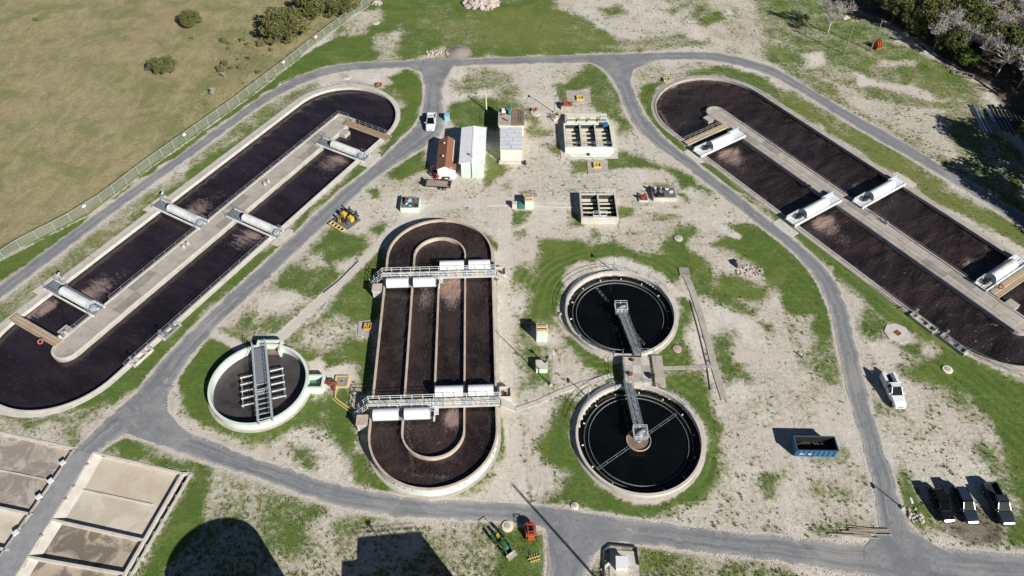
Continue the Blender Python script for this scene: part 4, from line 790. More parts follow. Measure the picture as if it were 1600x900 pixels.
# ------------------------------------------------------------------ round clarifiers
def vein(name, x, y, z): pass
CW = watermat('black_still_water', '080a09', '0f110f', '3a3f3a', .8, .1, .02, .06, sp=.5)
CW3 = watermat('grey_scummy_water', '403d3f', '524d4d', '262122', .45, .12, .03, .3, sp=.4, tan=0.0)
TROUGH = pm('stained_trough', '4a4640', .9, .3, 1.2, 8, .2, dirt='2d2a24', worldco=True); THIN = pm('weathered_trim', '8f9290', .6, .25, 1.5, 8, .1, worldco=True)
def disc(r): return lambda x, y: np.hypot(x, y)-r
def clarifier(c, label, ang, scr, rimz, welld):
    t_ = thing('clarifier', label, 'clarifier', (c[0], c[1], 0), 0); r = c[2]; wz = rimz-1.15
    MB().lathe([(r, -3), (r, rimz), (r+.35, rimz), (r+.37, -.3)], 96).build('rim_wall', CON2, t_)
    MB().lathe([(r+.38, -.3), (r+.38, .16), (r+.75, .08), (r+.8, -.3)], 96).build('footing', CON, t_)
    MB().lathe([(r-.9, wz-.5), (r-.9, wz+.16), (r-.82, wz+.16), (r-.82, wz-.4), (r-.02, wz-.4)], 96).build('effluent_trough', TROUGH, t_)
    MB().lathe([(r-.955, wz-.1), (r-.955, wz+.2), (r-.93, wz+.2), (r-.93, wz-.1)], 96).build('weir_plate', THIN, t_)
    MB().lathe([(r-1.55, wz-.1), (r-1.55, wz+.14), (r-1.5, wz+.14), (r-1.5, wz-.1)], 96).build('scum_baffle', THIN, t_)
    for k in range(14):
        a = k*2*PI/14+.1; MB().box((math.cos(a)*(r-.6), math.sin(a)*(r-.6), wz+.1), (.28, .14, .14), a).build('trough_bracket', WHITE, t_)
    water('water', disc(r-.2), -r, r, -r, r, wz, CW, (), (c[0], c[1], 0), 0, .5)
    # feed well, drive platform, access bridge
    MB().lathe([(r-.012, wz-.42), (r-.012, wz+.32)], 96).build('tide_line', TIDE, t_)
    MB().lathe([(1.65, wz-.6), (1.65, wz+.25), (1.72, wz+.25), (1.72, wz-.6)], 32).build('feed_well', CONT if welld else DARK, t_)
    if welld: MB().lathe([(0.01, wz+.02), (1.65, wz+.02)], 32).build('feed_well_liquid', COND, t_)
    MB().lathe([(.35, -2), (.35, rimz+.2)], 16).build('centre_column', CON, t_)
    p = MB(); p.box((0, 0, rimz+.35), (1.9, 1.9, .1)); p.build('drive_platform', GRAT, t_)
    mb = MB(); s = .95
    for k, z_ in enumerate((.55, 1.05)): mb.path([(-s, -s, rimz+.35+z_), (s, -s, rimz+.35+z_), (s, s, rimz+.35+z_), (-s, s, rimz+.35+z_), (-s, -s, rimz+.35+z_)], .035)
    for a in (-s, 0, s):
        for b_ in (-s, s): mb.tube((a, b_, rimz+.35), (a, b_, rimz+1.4), .035); mb.tube((b_, a, rimz+.35), (b_, a, rimz+1.4), .035)
    mb.build('platform_rail', FRP, t_)
    mb = MB(); mb.lathe([(.45, rimz+.4), (.45, rimz+.75), (.2, rimz+.95), (.01, rimz+.95)], 14); mb.tube((.2, .4, rimz+.7), (.75, .4, rimz+.7), .2, 10); mb.box((-.5, -.4, rimz+.7), (.4, .3, .6)); mb.build('drive_motor', STEEL, t_)
    L = r+.6; d = Vector((math.cos(ang), math.sin(ang), 0)); nv = Vector((-d.y, d.x, 0)); M = Matrix.Rotation(ang, 4, 'Z')
    n_ = 11
    for i in range(n_): l_ = (L-.95)/n_; MB().box((.95+l_*(i+.5), 0, rimz+.36), (l_-.05, .95, .06), M=M).build('walkway_panel', GRAT, t_)
    for sg in (-1, 1):
        MB().box(((L+.95)/2, sg*.52, rimz+.25), (L-.95, .1, .3), M=M).build('girder', GALV, t_)
        railing('handrail', [tuple(d*.95+nv*sg*.52)[:2], tuple(d*L+nv*sg*.52)[:2]], t_, 1.05, r=.035, gap=1.3, z=rimz+.38)
    # rotating arms
    for a, l0, l1 in scr:
        M2 = Matrix.Rotation(a, 4, 'Z'); mb = MB()
        for sg in (-.16, .16): mb.box(((l0+l1)/2, sg, wz+.05), (l1-l0, .035, .05), M=M2)
        for k in range(5): mb.box((l0+(l1-l0)*k/4, 0, wz+.07), (.06, .34, .06), M=M2)
        mb.build('skimmer_arm', THIN, t_)
    return t_
K1 = clarifier(C1, 'round clarifier of black water, the upper of the two right of the oval tank', math.radians(-79), [(math.radians(119), 3.2, 6.6), (math.radians(-61), 1.9, 6.6)], .75, False)
K2 = clarifier(C2, 'round clarifier of black water, the lower of the two with the skimmer arm', math.radians(95), [(math.radians(36), .9, 7.2), (math.radians(216), .9, 7.4)], .75, True)
def arcpts(c, r, a0, a1, n=24): return [(c[0]+r*math.cos(a), c[1]+r*math.sin(a)) for a in np.radians(np.linspace(a0, a1, n))]
railing('handrail', arcpts((0, 0), 8.75, 25, 258, 40), K1, 1.05, r=.03, gap=2, z=.75); railing('handrail', arcpts((0, 0), 8.75, 108, 168), K2, 1.05, r=.03, gap=2, z=.75); railing('handrail', arcpts((0, 0), 8.75, 20, 80), K2, 1.05, r=.03, gap=2, z=.75)
# deck between the two clarifiers
x0, y0 = G(1000, 580); dk = thing('splitter_platform', 'concrete platform between the two round clarifiers', 'platform', (x0, y0, 0), math.radians(-1))
for i in range(3):
    for j in range(3): MB().box((-1.95+1.3*i, -2.1+1.5*j, .65), (1.28, 1.48, 1.3)).build('deck_slab', CON if (i+j) % 2 else CON2, dk)
MB().box((2.7, -.2, .3), (1.5, 5.4, .6)).build('side_slab', CON, dk)
railing('handrail', [(-1.0, 2.4), (2.0, 2.4), (2.1, .3)], dk, 1.1, gap=1.0, z=1.3); railing('handrail', [(-2.6, 2.3), (-2.6, -2.6)], dk, 1.1, gap=1.2, z=1.3)
mb = MB(); mb.tube((-1.6, 1.2, 1.3), (-1.2, .6, 1.7), .12); mb.box((-1.2, 1, 1.45), (.5, .3, .3)); mb.build('valve', RUST, dk); mb = MB(); mb.tube((-1.9, -1.8, 1.3), (-1.9, -1.8, 2.0), .12); mb.box((-1.7, -1.6, 1.5), (.5, .4, .4)); mb.build('valve', RUST, dk)
MB().box((1.3, -2.0, 1.6), (.8, .5, .6)).build('control_box', DARK, dk)

# ------------------------------------------------------------------ mint thickener
t_ = thing('thickener', 'pale green round tank with grey scum and lattice bridge left of the oval tank', 'tank', (C3[0]+.1, C3[1]-.15, 0)); r = 6.75; TZ3 = 1.45
MB().lathe([(r, -1), (r, TZ3), (r+.38, TZ3), (r+.38, .0)], 80).build('wall', MINT, t_)
MB().lathe([(r+.39, -.3), (r+.39, .12), (r+.75, .08), (r+.75, -.3)], 80).build('footing', CON, t_)
water('water', disc(r-.1), -r, r, -r, r, .05, CW3, [('p', (-2.5, -3, 1.6, .9), 1.2), ('p', (-4.2, .5, .8, .7), 1.2), ('p', (-1.5, 3.5, 2, .7), .9), ('p', (-4.2, -2.5, .8, .6), 1.1), ('p', (3.5, 3.5, 1.5, 1.2), .5), ('p', (-3, 2, 1, 1), .9), ('p', (4, 0, .8, 2), .5)], (C3[0]+.1, C3[1]-.15, 0), 0, .25)
ang3 = math.radians(106.5); M = Matrix.Translation((.65, 0, 0)) @ Matrix.Rotation(ang3, 4, 'Z')
for sg in (-1, 1):
    mb = MB(); mb.box((0, sg*.95, TZ3+.2), (2*r+.9, .14, .35), M=M)
    for i in range(17):
        a = -r-.3+i*(2*r+.6)/16; p = M @ Vector((a, sg*.95, 0)); mb.tube((p.x, p.y, TZ3+.3), (p.x, p.y, TZ3+1.35), .035)
    for z_ in (.85, 1.35):
        p = M @ Vector((-r-.3, sg*.95, TZ3+z_)); q_ = M @ Vector((r+.3, sg*.95, TZ3+z_)); mb.tube(p, q_, .04)
    mb.build('bridge_truss', STEEL, t_)
for i in range(9): MB().box((.2+i*.72, 0, TZ3+.32), (.68, 1.7, .06), M=M).build('deck_panel', GRAT, t_)
mb = MB()
for i in range(8): mb.box((-.4-i*.86, 0, TZ3+.25), (.1, 1.8, .1), M=M)
mb.build('cross_brace', STEEL, t_)
M = Matrix.Translation((.5, 0, 0)) @ Matrix.Rotation(math.radians(16.5), 4, 'Z')
for k in range(5):
    for sg in (-1, 1):
        y_ = 2.4-k*1.25; MB().box((sg*2.15, y_-.3, .95), (1.95, .14, .14), M=M).build('rake_arm', FRP, t_)
for sg in (-1, 1): MB().box((sg*2.95, -.35, .78), (.1, 5.6, .1), M=M).build('rake_frame', STEEL, t_)
MB().lathe([(.9, -.5), (.9, .7), (1, .7), (1, -.5)], 24).build('centre_well', STEEL, t_)
x, y = G(418, 548, 1.4); x -= C3[0]+.1; y -= C3[1]-.15
for c_, d_ in (((-1.75, .9, .75), (.3, 2.1, 1.55)), ((1.75, .9, .75), (.3, 2.1, 1.55)), ((0, 1.85, .75), (3.2, .3, 1.55))): MB().box((x+c_[0], y+c_[1], c_[2]), d_).build('inlet_box_wall', MINT, t_)
MB().box((x, y+.8, .5), (3.2, 1.7, .1)).build('inlet_box_floor', COND, t_); mb = MB(); mb.path([(x-.6, y+.9, 1.0), (x-.5, y-.6, 1.0), (x-.6, y-1.8, .4)], .16, 8); mb.build('inlet_pipe', RUST, t_)
for yy in (-1.0, 1.0): MB().box((r+1.45, .25+yy*1.05, .7), (2.3, .3, 1.4)).build('outlet_box_wall', MINT, t_)
MB().box((r+2.5, .25, .7), (.3, 1.75, 1.4)).build('outlet_box_wall', MINT, t_); MB().box((r+1.4, .25, .35), (1.9, 1.78, .1)).build('outlet_box_floor', GREEND, t_)
mb = MB(); mb.tube((r+1.9, .4, .9), (r+3.2, .3, .9), .22, 10); mb.tube((r+3.2, .3, .9), (r+4.4, .3, .9), .3, 10); mb.tube((r+4.2, .3, .9), (r+4.2, -.9, .5), .18, 8); mb.lathe([(.42, .7), (.42, 1.2)], 12, (r+3.4, .3)); mb.build('valve_pipe', RUST, t_)
x, y = G(534, 597); o = thing('meter_pit', 'grey square pit cover with yellow edging right of the pale green tank', 'pit cover', (x, y, 0)); MB().box((0, 0, .1), (1.7, 1.7, .2)).build('cover', CON3, o)
for sx, sy, dx, dy in ((0, 1, 2, .16), (0, -1, 2, .16), (1, 0, .16, 1.68), (-1, 0, .16, 1.68)): MB().box((sx*.92, sy*.92, .14), (dx, dy, .28)).build('edging', CAUT, o)
MB().lathe([(.12, .2), (.12, .3), (.01, .3)], 10).build('lid', DARK, o)
pp = [(*p, .16) for p in GL([(526, 590), (524, 622), (531, 628), (556, 646)])]; tag(MB().path(pp, .12, 8).path([(p[0]-.4, p[1]-.15, .14) for p in pp[1:]], .08, 6).build('yellow_pipe', CAUT), 'bent yellow pipe running from the pit cover to the oval tank', 'pipe')

# ------------------------------------------------------------------ drying beds
def bedblock(label, panels, walls, extra):
    t_ = thing('drying_bed', label, 'drying bed', (0, 0, 0)); n_ = 0
    return t_
def bedmat(name, a, b_, c_, amt):
    m, t, b = newmat(name); V = t.co('Object'); n1 = t.noise(.22, 6, .65, V, 1.2); n2 = t.noise(1.5, 6, .7, V, .5); n3 = t.noise(9, 3, .6, V)
    k = t.mix(t.step(n2, .3, .7), lin(a), lin(b_)); k = t.mix(t.math('MULTIPLY', t.step(n1, .44, .58), amt), k, lin(c_)); k = t.mix(t.math('MULTIPLY', t.step(n2, .52, .72), amt*.7), k, lin(c_)); k = t.mix(t.math('MULTIPLY', t.step(n3, .5, .8), .2), k, lin('6b6054'))
    t.put(b.inputs['Base Color'], k); b.inputs['Roughness'].default_value = .93; t.put(b.inputs['Normal'], t.bump(t.math('ADD', n2, n3), .25, .03)); return m
B1 = bedmat('bed_tan', 'c5b9a6', 'd0c5b5', 'bda48a', .4); B2 = bedmat('bed_pale', 'c9beac', 'd6ccbd', 'aa9b86', .4); B3 = bedmat('bed_stained', 'ad9f8b', 'bcae9a', '6c6258', .85); B4 = bedmat('bed_grey', 'b5a99c', 'c2b7aa', '7d736c', .7)
BW = CON2; FZ = -.55
def bed_wall(root, a, b_, w_=.24, z1=.12, z0=-.8, mat=None, nm='wall'):
    a = Vector(a); b_ = Vector(b_); d = b_-a; MB().box(((a.x+b_.x)/2, (a.y+b_.y)/2, (z0+z1)/2), (d.length, w_, z1-z0), math.atan2(d.y, d.x)).build(nm, mat or BW, root)
def floorq(root, pts, z, mat, nm='floor'): MB().prism(pts, z-.3, z).build(nm, mat, root)
br = thing('drying_bed', 'walled concrete drying beds right of the pale bed road, bottom left corner', 'drying bed', (0, 0, 0))
Lp = GL([(145, 707), (115, 760), (81, 812), (43, 870), (27, 897), (-12, 958)]); Rp = GL([(285, 740), (250, 789), (224, 844), (197, 897), (188, 912), (150, 975)])
for i, mt in enumerate((B1, B2, B3, B3)):
    f0, f1 = (i, i+1) if i < 3 else (3, 5); floorq(br, [Lp[f0], Rp[f0], Rp[f1], Lp[f1]], FZ+(.0 if i < 2 else -.05), mt)
    a, b_ = Lp[f0], Lp[f1]; u = ((Rp[f0][0]-a[0])/10, (Rp[f0][1]-a[1])/10); v_ = ((Rp[f1][0]-b_[0])/10, (Rp[f1][1]-b_[1])/10)
    mb = MB(); mb.v = [(a[0]+.02, a[1], .06), (b_[0]+.02, b_[1], .06), (b_[0]+v_[0]*1.0, b_[1]+v_[1]*1.0, FZ+.02), (a[0]+u[0]*1.0, a[1]+u[1]*1.0, FZ+.02)]; mb.f = [(0, 1, 2, 3)]; mb.build('ramp', CON2 if i else CONT if 0 else CON2, br)
bed_wall(br, Lp[0], Rp[0], .3, .1)
bed_wall(br, Lp[1], ((Lp[1][0]*.1+Rp[1][0]*.9), (Lp[1][1]*.1+Rp[1][1]*.9)), .18, FZ+.14); bed_wall(br, Lp[2], Rp[2], .28, .1); bed_wall(br, Lp[3], Rp[3], .28, .1)
bed_wall(br, Rp[0], Rp[-1], .3, .12)
Og = GL([(299, 740), (203, 903), (165, 968)]); bed_wall(br, Og[0], Og[2], .35, .12); MB().prism([Rp[0], Og[0], Og[2], Rp[-1]], -1.1, -1.0).build('gutter_floor', BLACK, br); bed_wall(br, Rp[0], Og[0], .3, .12)
bed_wall(br, Lp[0], Lp[-1], .2, .075, mat=CON)
bl = thing('drying_bed', 'walled drying beds left of the pale bed road, at the far left edge', 'drying bed', (0, 0, 0))
Ra = GL([(117, 701), (69, 748+12), (51, 804), (10, 858), (-20, 900), (-60, 950)]); Rb = GL([(117, 701), (86, 750), (51, 804), (14, 860), (-20, 905), (-60, 955)]); La = GL([(-120, 650), (-120, 708), (-120, 768), (-120, 832), (-130, 880), (-160, 930)])
for i, mt in enumerate((B4, B4, B2, B3, B3)): floorq(bl, [La[i], Rb[i], Rb[i+1], La[i+1]], FZ-.03*(i > 1), mt)
bed_wall(bl, La[0], Rb[0], .3, .1); bed_wall(bl, La[1], Rb[1], .18, FZ+.13); bed_wall(bl, La[2], Rb[2], .28, .1); bed_wall(bl, La[3], Rb[3], .28, .1); bed_wall(bl, Rb[0], Rb[-1], .22, .1, mat=CON)
for p in GL([(101, 724), (82, 752), (64, 777), (28, 833)]): MB().box((p[0]-.25, p[1], -.1), (.7, .6, .6), .9).build('inlet_block', WHITE, bl)
for p in GL([(134, 727), (113, 761), (100, 781), (62, 838)]): MB().box((p[0]+.25, p[1], .05), (.35, .3, .35), .9).build('inlet_block', CON, br)

# ------------------------------------------------------------------ buildings
def gable(mb, x0, x1, y0, y1, ze, zr, xr=None, th=.08):
    xr = (x0+x1)/2 if xr is None else xr
    for a, b_ in ((x0, xr), (x1, xr)):
        pts = [(a, y0, ze), (b_, y0, zr), (b_, y1, zr), (a, y1, ze)]; mb.add(pts+[(p[0], p[1], p[2]+th) for p in pts], [(0, 1, 2, 3), (7, 6, 5, 4), (0, 4, 5, 1), (1, 5, 6, 2), (2, 6, 7, 3), (3, 7, 4, 0)])
    return mb
t_ = thing('storage_shed', 'white gabled metal shed with mint green walls beside the brown roofed house', 'shed', (-7.45, 114.2, 0))
mb = MB(); mb.v = [(-2.1, -5.3, 0), (2.1, -5.3, 0), (2.1, -5.3, 3.45), (0, -5.3, 3.85), (-2.1, -5.3, 3.45)]+[(-2.1, 5.3, 0), (2.1, 5.3, 0), (2.1, 5.3, 3.45), (0, 5.3, 3.85), (-2.1, 5.3, 3.45)]
mb.f = [(0, 1, 2, 3, 4), (9, 8, 7, 6, 5), (0, 5, 6, 1), (1, 6, 7, 2), (0, 4, 9, 5)]; mb.build('wall', MINT2, t_)
for sg in (-1, 1):
    for i in range(8):
        y0 = -5.65+i*1.41; mb = MB(); x0 = sg*2.45; pts = [(0, y0, 3.94), (x0, y0, 3.5), (x0, y0+1.39, 3.5), (0, y0+1.39, 3.94)]; mb.add(pts+[(p[0], p[1], p[2]+.06) for p in pts], [(0, 1, 2, 3), (7, 6, 5, 4), (0, 4, 5, 1), (1, 5, 6, 2), (2, 6, 7, 3), (3, 7, 4, 0)]); mb.build('roof_panel', ROOFW, t_)
MB().box((0, 0, 4.01), (.3, 11.3, .05)).build('ridge_cap', ROOFW, t_)
mb = MB(); [mb.box((x, -5.32, 1.7), (.05, .03, 3.3)) for x in (-1.4, -.7, .9, 1.5)]; mb.build('wall_seam', MINT, t_); MB().tube((-.15, -5.4, 0), (-.15, -5.4, 3.9), .06).build('conduit', DARK, t_); MB().box((1.2, -5.34, 1.05), (.95, .05, 2.1)).build('door', MINT, t_)
mb = MB(); mb.tube((.2, -4.3, 3.9), (.2, -4.3, 4.8), .06); mb.lathe([(.01, 5.0), (.25, 4.8), (.2, 4.7)], 10, (.2, -4.3)); mb.build('roof_vent', FRP, t_)
t_ = thing('brown_roofed_house', 'small white house with a brown shingle roof between the road and white shed', 'house', (-12.55, 113.1, 0))
mb = MB(); mb.box((-.0, 0, 1.2), (2.8, 8.6, 2.4)); mb.build('wall', WHITE, t_); mb = MB(); mb.v = [(-1.42, -4.62, 2.35), (1.75, -4.62, 2.35), (.1, -4.62, 3.05), (-1.42, -4.62, 0), (1.75, -4.62, 0), (-1.42, -4.3, 2.35), (1.75, -4.3, 2.35), (.1, -4.3, 3.05), (-1.42, -4.3, 0), (1.75, -4.3, 0)]
mb.f = [(3, 4, 1, 2, 0), (8, 5, 7, 6, 9), (0, 5, 8, 3), (4, 9, 6, 1)]; mb.build('gable_wall', WHITE, t_); MB().box((1.55, -3.4, 1.15), (.5, 2.1, 2.3)).build('side_room_wall', WHITE, t_)
for sg, x0, ze in ((-1, -1.7, 2.3), (1, 1.25, 2.42)):
    rows_ = 4
    for i in range(rows_):
        a, b_ = i/rows_, (i+1)/rows_; xa, xb = .1+(x0-.1)*a, .1+(x0-.1)*b_; za, zb = 3.12+(ze-3.12)*a, 3.12+(ze-3.12)*b_
        pts = [(xa, -4.75, za), (xb, -4.75, zb-.02), (xb, 4.5, zb-.02), (xa, 4.5, za)]; mb = MB(); mb.add(pts+[(p[0], p[1], p[2]+.07) for p in pts], [(0, 1, 2, 3), (7, 6, 5, 4), (0, 4, 5, 1), (1, 5, 6, 2), (2, 6, 7, 3), (3, 7, 4, 0)]); mb.build('shingle_course', ROOFB, t_)
pts = [(1.25, -4.75, 2.41), (2.05, -4.75, 2.2), (2.05, -2.3, 2.2), (1.25, -2.3, 2.41)]; mb = MB(); mb.add(pts+[(p[0], p[1], p[2]+.08) for p in pts], [(0, 1, 2, 3), (7, 6, 5, 4), (0, 4, 5, 1), (1, 5, 6, 2), (2, 6, 7, 3), (3, 7, 4, 0)]); mb.build('side_room_roof', ROOFB, t_)
for y_ in (2.5, -1.5): MB().lathe([(.12, 2.8), (.12, 3.1), (.22, 3.12), (.01, 3.25)], 10, (-.5, y_)).build('roof_vent', CREAM, t_)

t_ = thing('flat_roofed_building', 'cream building with a flat roof of long grey panels right of the shed', 'building', (-.15, 117.1, 0))
MB().box((0, 0, 1.45), (4.1, 7.2, 2.9)).build('wall', CREAM, t_)
y_ = -3.75
for i in range(12):
    wd = .44 if i % 2 else .78; sp_ = [(-2.2, 2.2)] if i % 2 == 0 else [(-2.2, [0.0, -.5, .3, -.8, .6, -.2][i//2]), ([0.0, -.5, .3, -.8, .6, -.2][i//2]+.03, 2.2)]
    for a, b_ in sp_: MB().box(((a+b_)/2, y_+wd/2, 2.98+(.02 if i % 2 else 0)), (b_-a-.1, wd-.17, .14)).build('roof_panel', ROOFG, t_)
    y_ += wd-.0
MB().box((0, 0, 2.92), (4.15, 7.3, .03)).build('roof_membrane', DARK, t_); MB().box((-.2, -3.9, .25), (4.3, .5, .5)).build('step', CON2, t_)
MB().box((2.6, -4.2, .4), (.5, .5, .8)).build('meter_box', DARK, t_)
t_ = thing('equipment_deck', 'raised brown stained concrete deck with a dark green tank behind the flat roofed building', 'deck', (-.15, 124.4, 0))
for sx in (-1, 1): MB().box((sx*1.33, 0, 2.7), (2.6, 5.1, .3)).build('deck_slab', COND if sx > 0 else CON, t_)
MB().box((0, -.1, 1.27), (4.9, 4.9, 2.54)).build('wall', CREAM, t_)
MB().box((-.35, 1.5, 3.55), (.55, 2.0, 1.4)).build('green_panel', GREEND, t_, bev=.04); MB().box((-1.5, 1.6, 3.2), (.8, .9, .7)).build('white_cabinet', WHITE, t_); mb = MB(); mb.tube((-1.8, -.6, 3.0), (-.7, -1.5, 3.0), .12); mb.build('loose_pipe', RUST, t_); MB().tube((-2.2, .5, 2.95), (-1.2, .8, 3.1), .15).build('loose_pipe', RUST, t_)
mb = MB(); mb.box((1.6, 2.2, 3.0), (.3, .3, .4)); mb.tube((.3, 2.3, 2.95), (1.8, 2.1, 2.95), .06); mb.build('bracket', ORANGE, t_); railing('handrail', [(-2.55, -2.4), (-2.55, 2.4), (2.5, 2.4), (2.5, -2.4)], t_, 1.0, r=.03, gap=1.6, z=2.85)
WALLSHADE = pm('wall_painted_shade', '3d4039', .8, .3, 1.5, 8, .2, dirt='22251f')  # stained dark to put the cells' missing shade into the colour
# filter basins
def basin(name, label, x0, x1, y0, y1, h, cells, nb, floorm, wallm, topm, front=0):
    cx_, cy_ = (x0+x1)/2, (y0+y1)/2; t_ = thing(name, label, 'basin', (cx_, cy_, 0)); W_, D_ = x1-x0, y1-y0
    for sx in (-1, 1): MB().box((sx*(W_/2-.15), 0, h/2), (.3, D_, h)).build('side_wall', wallm, t_)
    for sy in (-1, 1): MB().box((0, sy*(D_/2-.15), h/2), (W_-.62, .3, h-.006)).build('end_wall', wallm, t_)
    cw = (W_-.6)/cells
    for i in range(1, cells): MB().box((-W_/2+.3+cw*i, 0, h/2), (.3, D_-.62, h-.003)).build('divider', topm, t_)
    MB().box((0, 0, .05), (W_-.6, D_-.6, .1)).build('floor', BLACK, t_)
    for sx in (-1, 1): MB().box((sx*(W_/2-.32), 0, h/2-.08), (.03, D_-.64, h-.3)).build('shade_sheet', WALLSHADE, t_)  # thin dark sheets over the inner faces, painted shade
    for sy in (-1, 1): MB().box((0, sy*(D_/2-.32), h/2-.08), (W_-.7, .03, h-.3)).build('shade_sheet', WALLSHADE, t_)
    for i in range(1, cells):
        for sx in (-1, 1): MB().box((-W_/2+.3+(W_-.6)/cells*i+sx*.167, 0, h/2-.08), (.025, D_-.72, h-.3)).build('shade_sheet', WALLSHADE, t_)
    for i in range(cells):
        for j in range(nb):
            y_ = -D_/2+.3+(D_-.6)*(j+.75)/(nb+1.25); MB().box((-W_/2+.3+cw*(i+.5), y_, h*.45), (cw-.36, .34, .1)).build('baffle_plank', floorm, t_)
        MB().box((-W_/2+.3+cw*(i+.5), D_/2-.8, h*.3), (cw-.36, .7, .1)).build('inlet_shelf', floorm, t_)
    return t_
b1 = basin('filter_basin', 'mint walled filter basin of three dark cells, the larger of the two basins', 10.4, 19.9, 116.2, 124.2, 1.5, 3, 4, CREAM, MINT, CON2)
MB().box((0, 5.7, .7), (8.6, 3.6, 1.4)).build('channel_block', MINT, b1)
for y_, wd in ((4.6, .5), (5.6, .35), (6.4, .8)): MB().box((-.2, y_, 1.5), (7.6, wd, .12)).build('channel_lid', CREAM, b1)
for x_ in (-2.2, -.1, 2): mb = MB(); mb.tube((x_, 4.2, 1.6), (x_+.7, 5.2, 1.9), .07); mb.tube((x_+.7, 5.2, 1.5), (x_+.7, 5.2, 2.3), .05); mb.build('gate_stem', GREEND, b1)
MB().box((0, 5.15, 1.43), (8, .35, .05)).build('channel_gap', BLACK, b1)
MB().prism([(-4.4, -4.03), (-3.6, -5.1), (3.7, -5.1), (4.6, -4.03)], 0, .2).build('front_apron', MINT, b1); MB().lathe([(.3, .2), (.3, .45), (.01, .45)], 14, (-.2, -4.6)).build('hatch', DARK, b1)
railing('handrail', [(-4.4, -3.55), (4.5, -3.55)], b1, .9, r=.03, gap=1.5, z=1.65); MB().box((3.6, 3.0, 1.9), (.9, .7, .6)).build('blue_cabinet', BLUEP, b1); mb = MB(); mb.path([(3.2, 3.3, 1.6), (3.2, 4.6, 2.6), (4.2, 4.8, 2.6)], .06); mb.build('blue_pipe', BLUEP, b1)
MB().box((0, -.2, .06), (11.2, 10.8, .1)).build('apron', CON2, b1)
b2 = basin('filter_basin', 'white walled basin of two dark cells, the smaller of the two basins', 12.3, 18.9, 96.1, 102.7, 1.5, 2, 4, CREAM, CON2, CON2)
MB().box((0, -3.0, 1.42), (2.4, .8, .1)).build('front_platform', WHITE, b2); railing('handrail', [(-1.2, -2.6), (1.2, -2.6)], b2, 1.0, r=.035, gap=.8, z=1.45, mat=FRP); railing('handrail', [(-3.2, 3.2), (3.2, 3.2)], b2, 1.0, r=.035, gap=1.1, z=1.35, mat=FRP)
# pump stand with red pipework next to the big basin
def clutter(root, x0, x1, y0, y1, z, n_, mats, s=1.0, seed=1):
    R_ = random.Random(seed)
    for i in range(n_):
        x, y = R_.uniform(x0, x1), R_.uniform(y0, y1); k = R_.random(); mb = MB(); m_ = R_.choice(mats)
        if k < .35: mb.tube((x, y, z+.2*s), (x+R_.uniform(-.8, .8)*s, y+R_.uniform(-.8, .8)*s, z+R_.uniform(.2, .6)*s), R_.uniform(.06, .14)*s, 8); nm = 'pipe'
        elif k < .6: mb.lathe([(.01, z+.75*s), (.22*s, z+.7*s), (.26*s, z+.5*s), (.2*s, z)], 12, (x, y)); nm = 'pump_casing'
        elif k < .8: mb.tube((x-.3*s, y, z+.3*s), (x+.35*s, y, z+.3*s), .2*s, 10); mb.box((x, y, z+.08*s), (.6*s, .35*s, .16*s)); nm = 'motor'
        else: mb.box((x, y, z+.25*s), (R_.uniform(.2, .6)*s, R_.uniform(.2, .5)*s, .5*s), R_.uniform(0, 1)); nm = 'cabinet'
        mb.build(nm, m_, root)
def stand(name, label, cat, px, sx, sy, h, wall, top, n_, mats, seed, rz=0):
    x, y = G(*px); t_ = thing(name, label, cat, (x, y, 0), rz); MB().box((0, 0, h/2), (sx, sy, h)).build('plinth', wall, t_, bev=.02)
    MB().box((0, 0, h+.025), (sx-.3, sy-.3, .05)).build('deck', top, t_); clutter(t_, -sx/2+.4, sx/2-.4, -sy/2+.4, sy/2-.4, h+.05, n_, mats, 1, seed); return t_
stand('pump_platform', 'pale green plinth crowded with grey pumps, above left of the oval tank', 'pump platform', (642, 323), 3.4, 3.0, 1.0, MINT2, SCRAP, 16, [SCRAP, GALV, DARK, BLUEL, RUST, CON], 3)
t_ = stand('pump_platform', 'low grey plinth of pipe clutter right of the smaller basin', 'pump platform', (1037, 306), 4.3, 3.1, .8, CON2, SCRAP, 12, [SCRAP, DARK, GALV, CON3, CON2], 5)
stand('valve_pad', 'small rusty red pad beside the low pipe plinth', 'valve pad', (1005, 311), 1.7, 1.7, .35, CON2, RUST, 3, [RUST, REDP], 6)
t_ = stand('pump_platform', 'concrete stand with red pipes at the top left of the bigger basin', 'pump platform', (886, 168), 2.6, 1.8, .8, CON, COND, 10, [REDP, RUST, REDP, YEL], 7)
t_ = stand('pump_platform', 'round concrete pad with a rusty pump behind the raised deck', 'pump pad', (837, 175), 1.0, 1.0, .3, CON, CON2, 4, [RUST, REDP, SCRAP], 8); MB().lathe([(1.1, 0), (1.1, .2), (.01, .2)], 24, (0, -.4)).build('round_base', CON2, t_)
t_ = stand('pump_platform', 'pale pad with a tan pump left of the bigger basin', 'pump pad', (868, 184), 2.2, 1.9, .35, CON2, CON2, 6, [CON, WOODT, SCRAP], 9, .6)
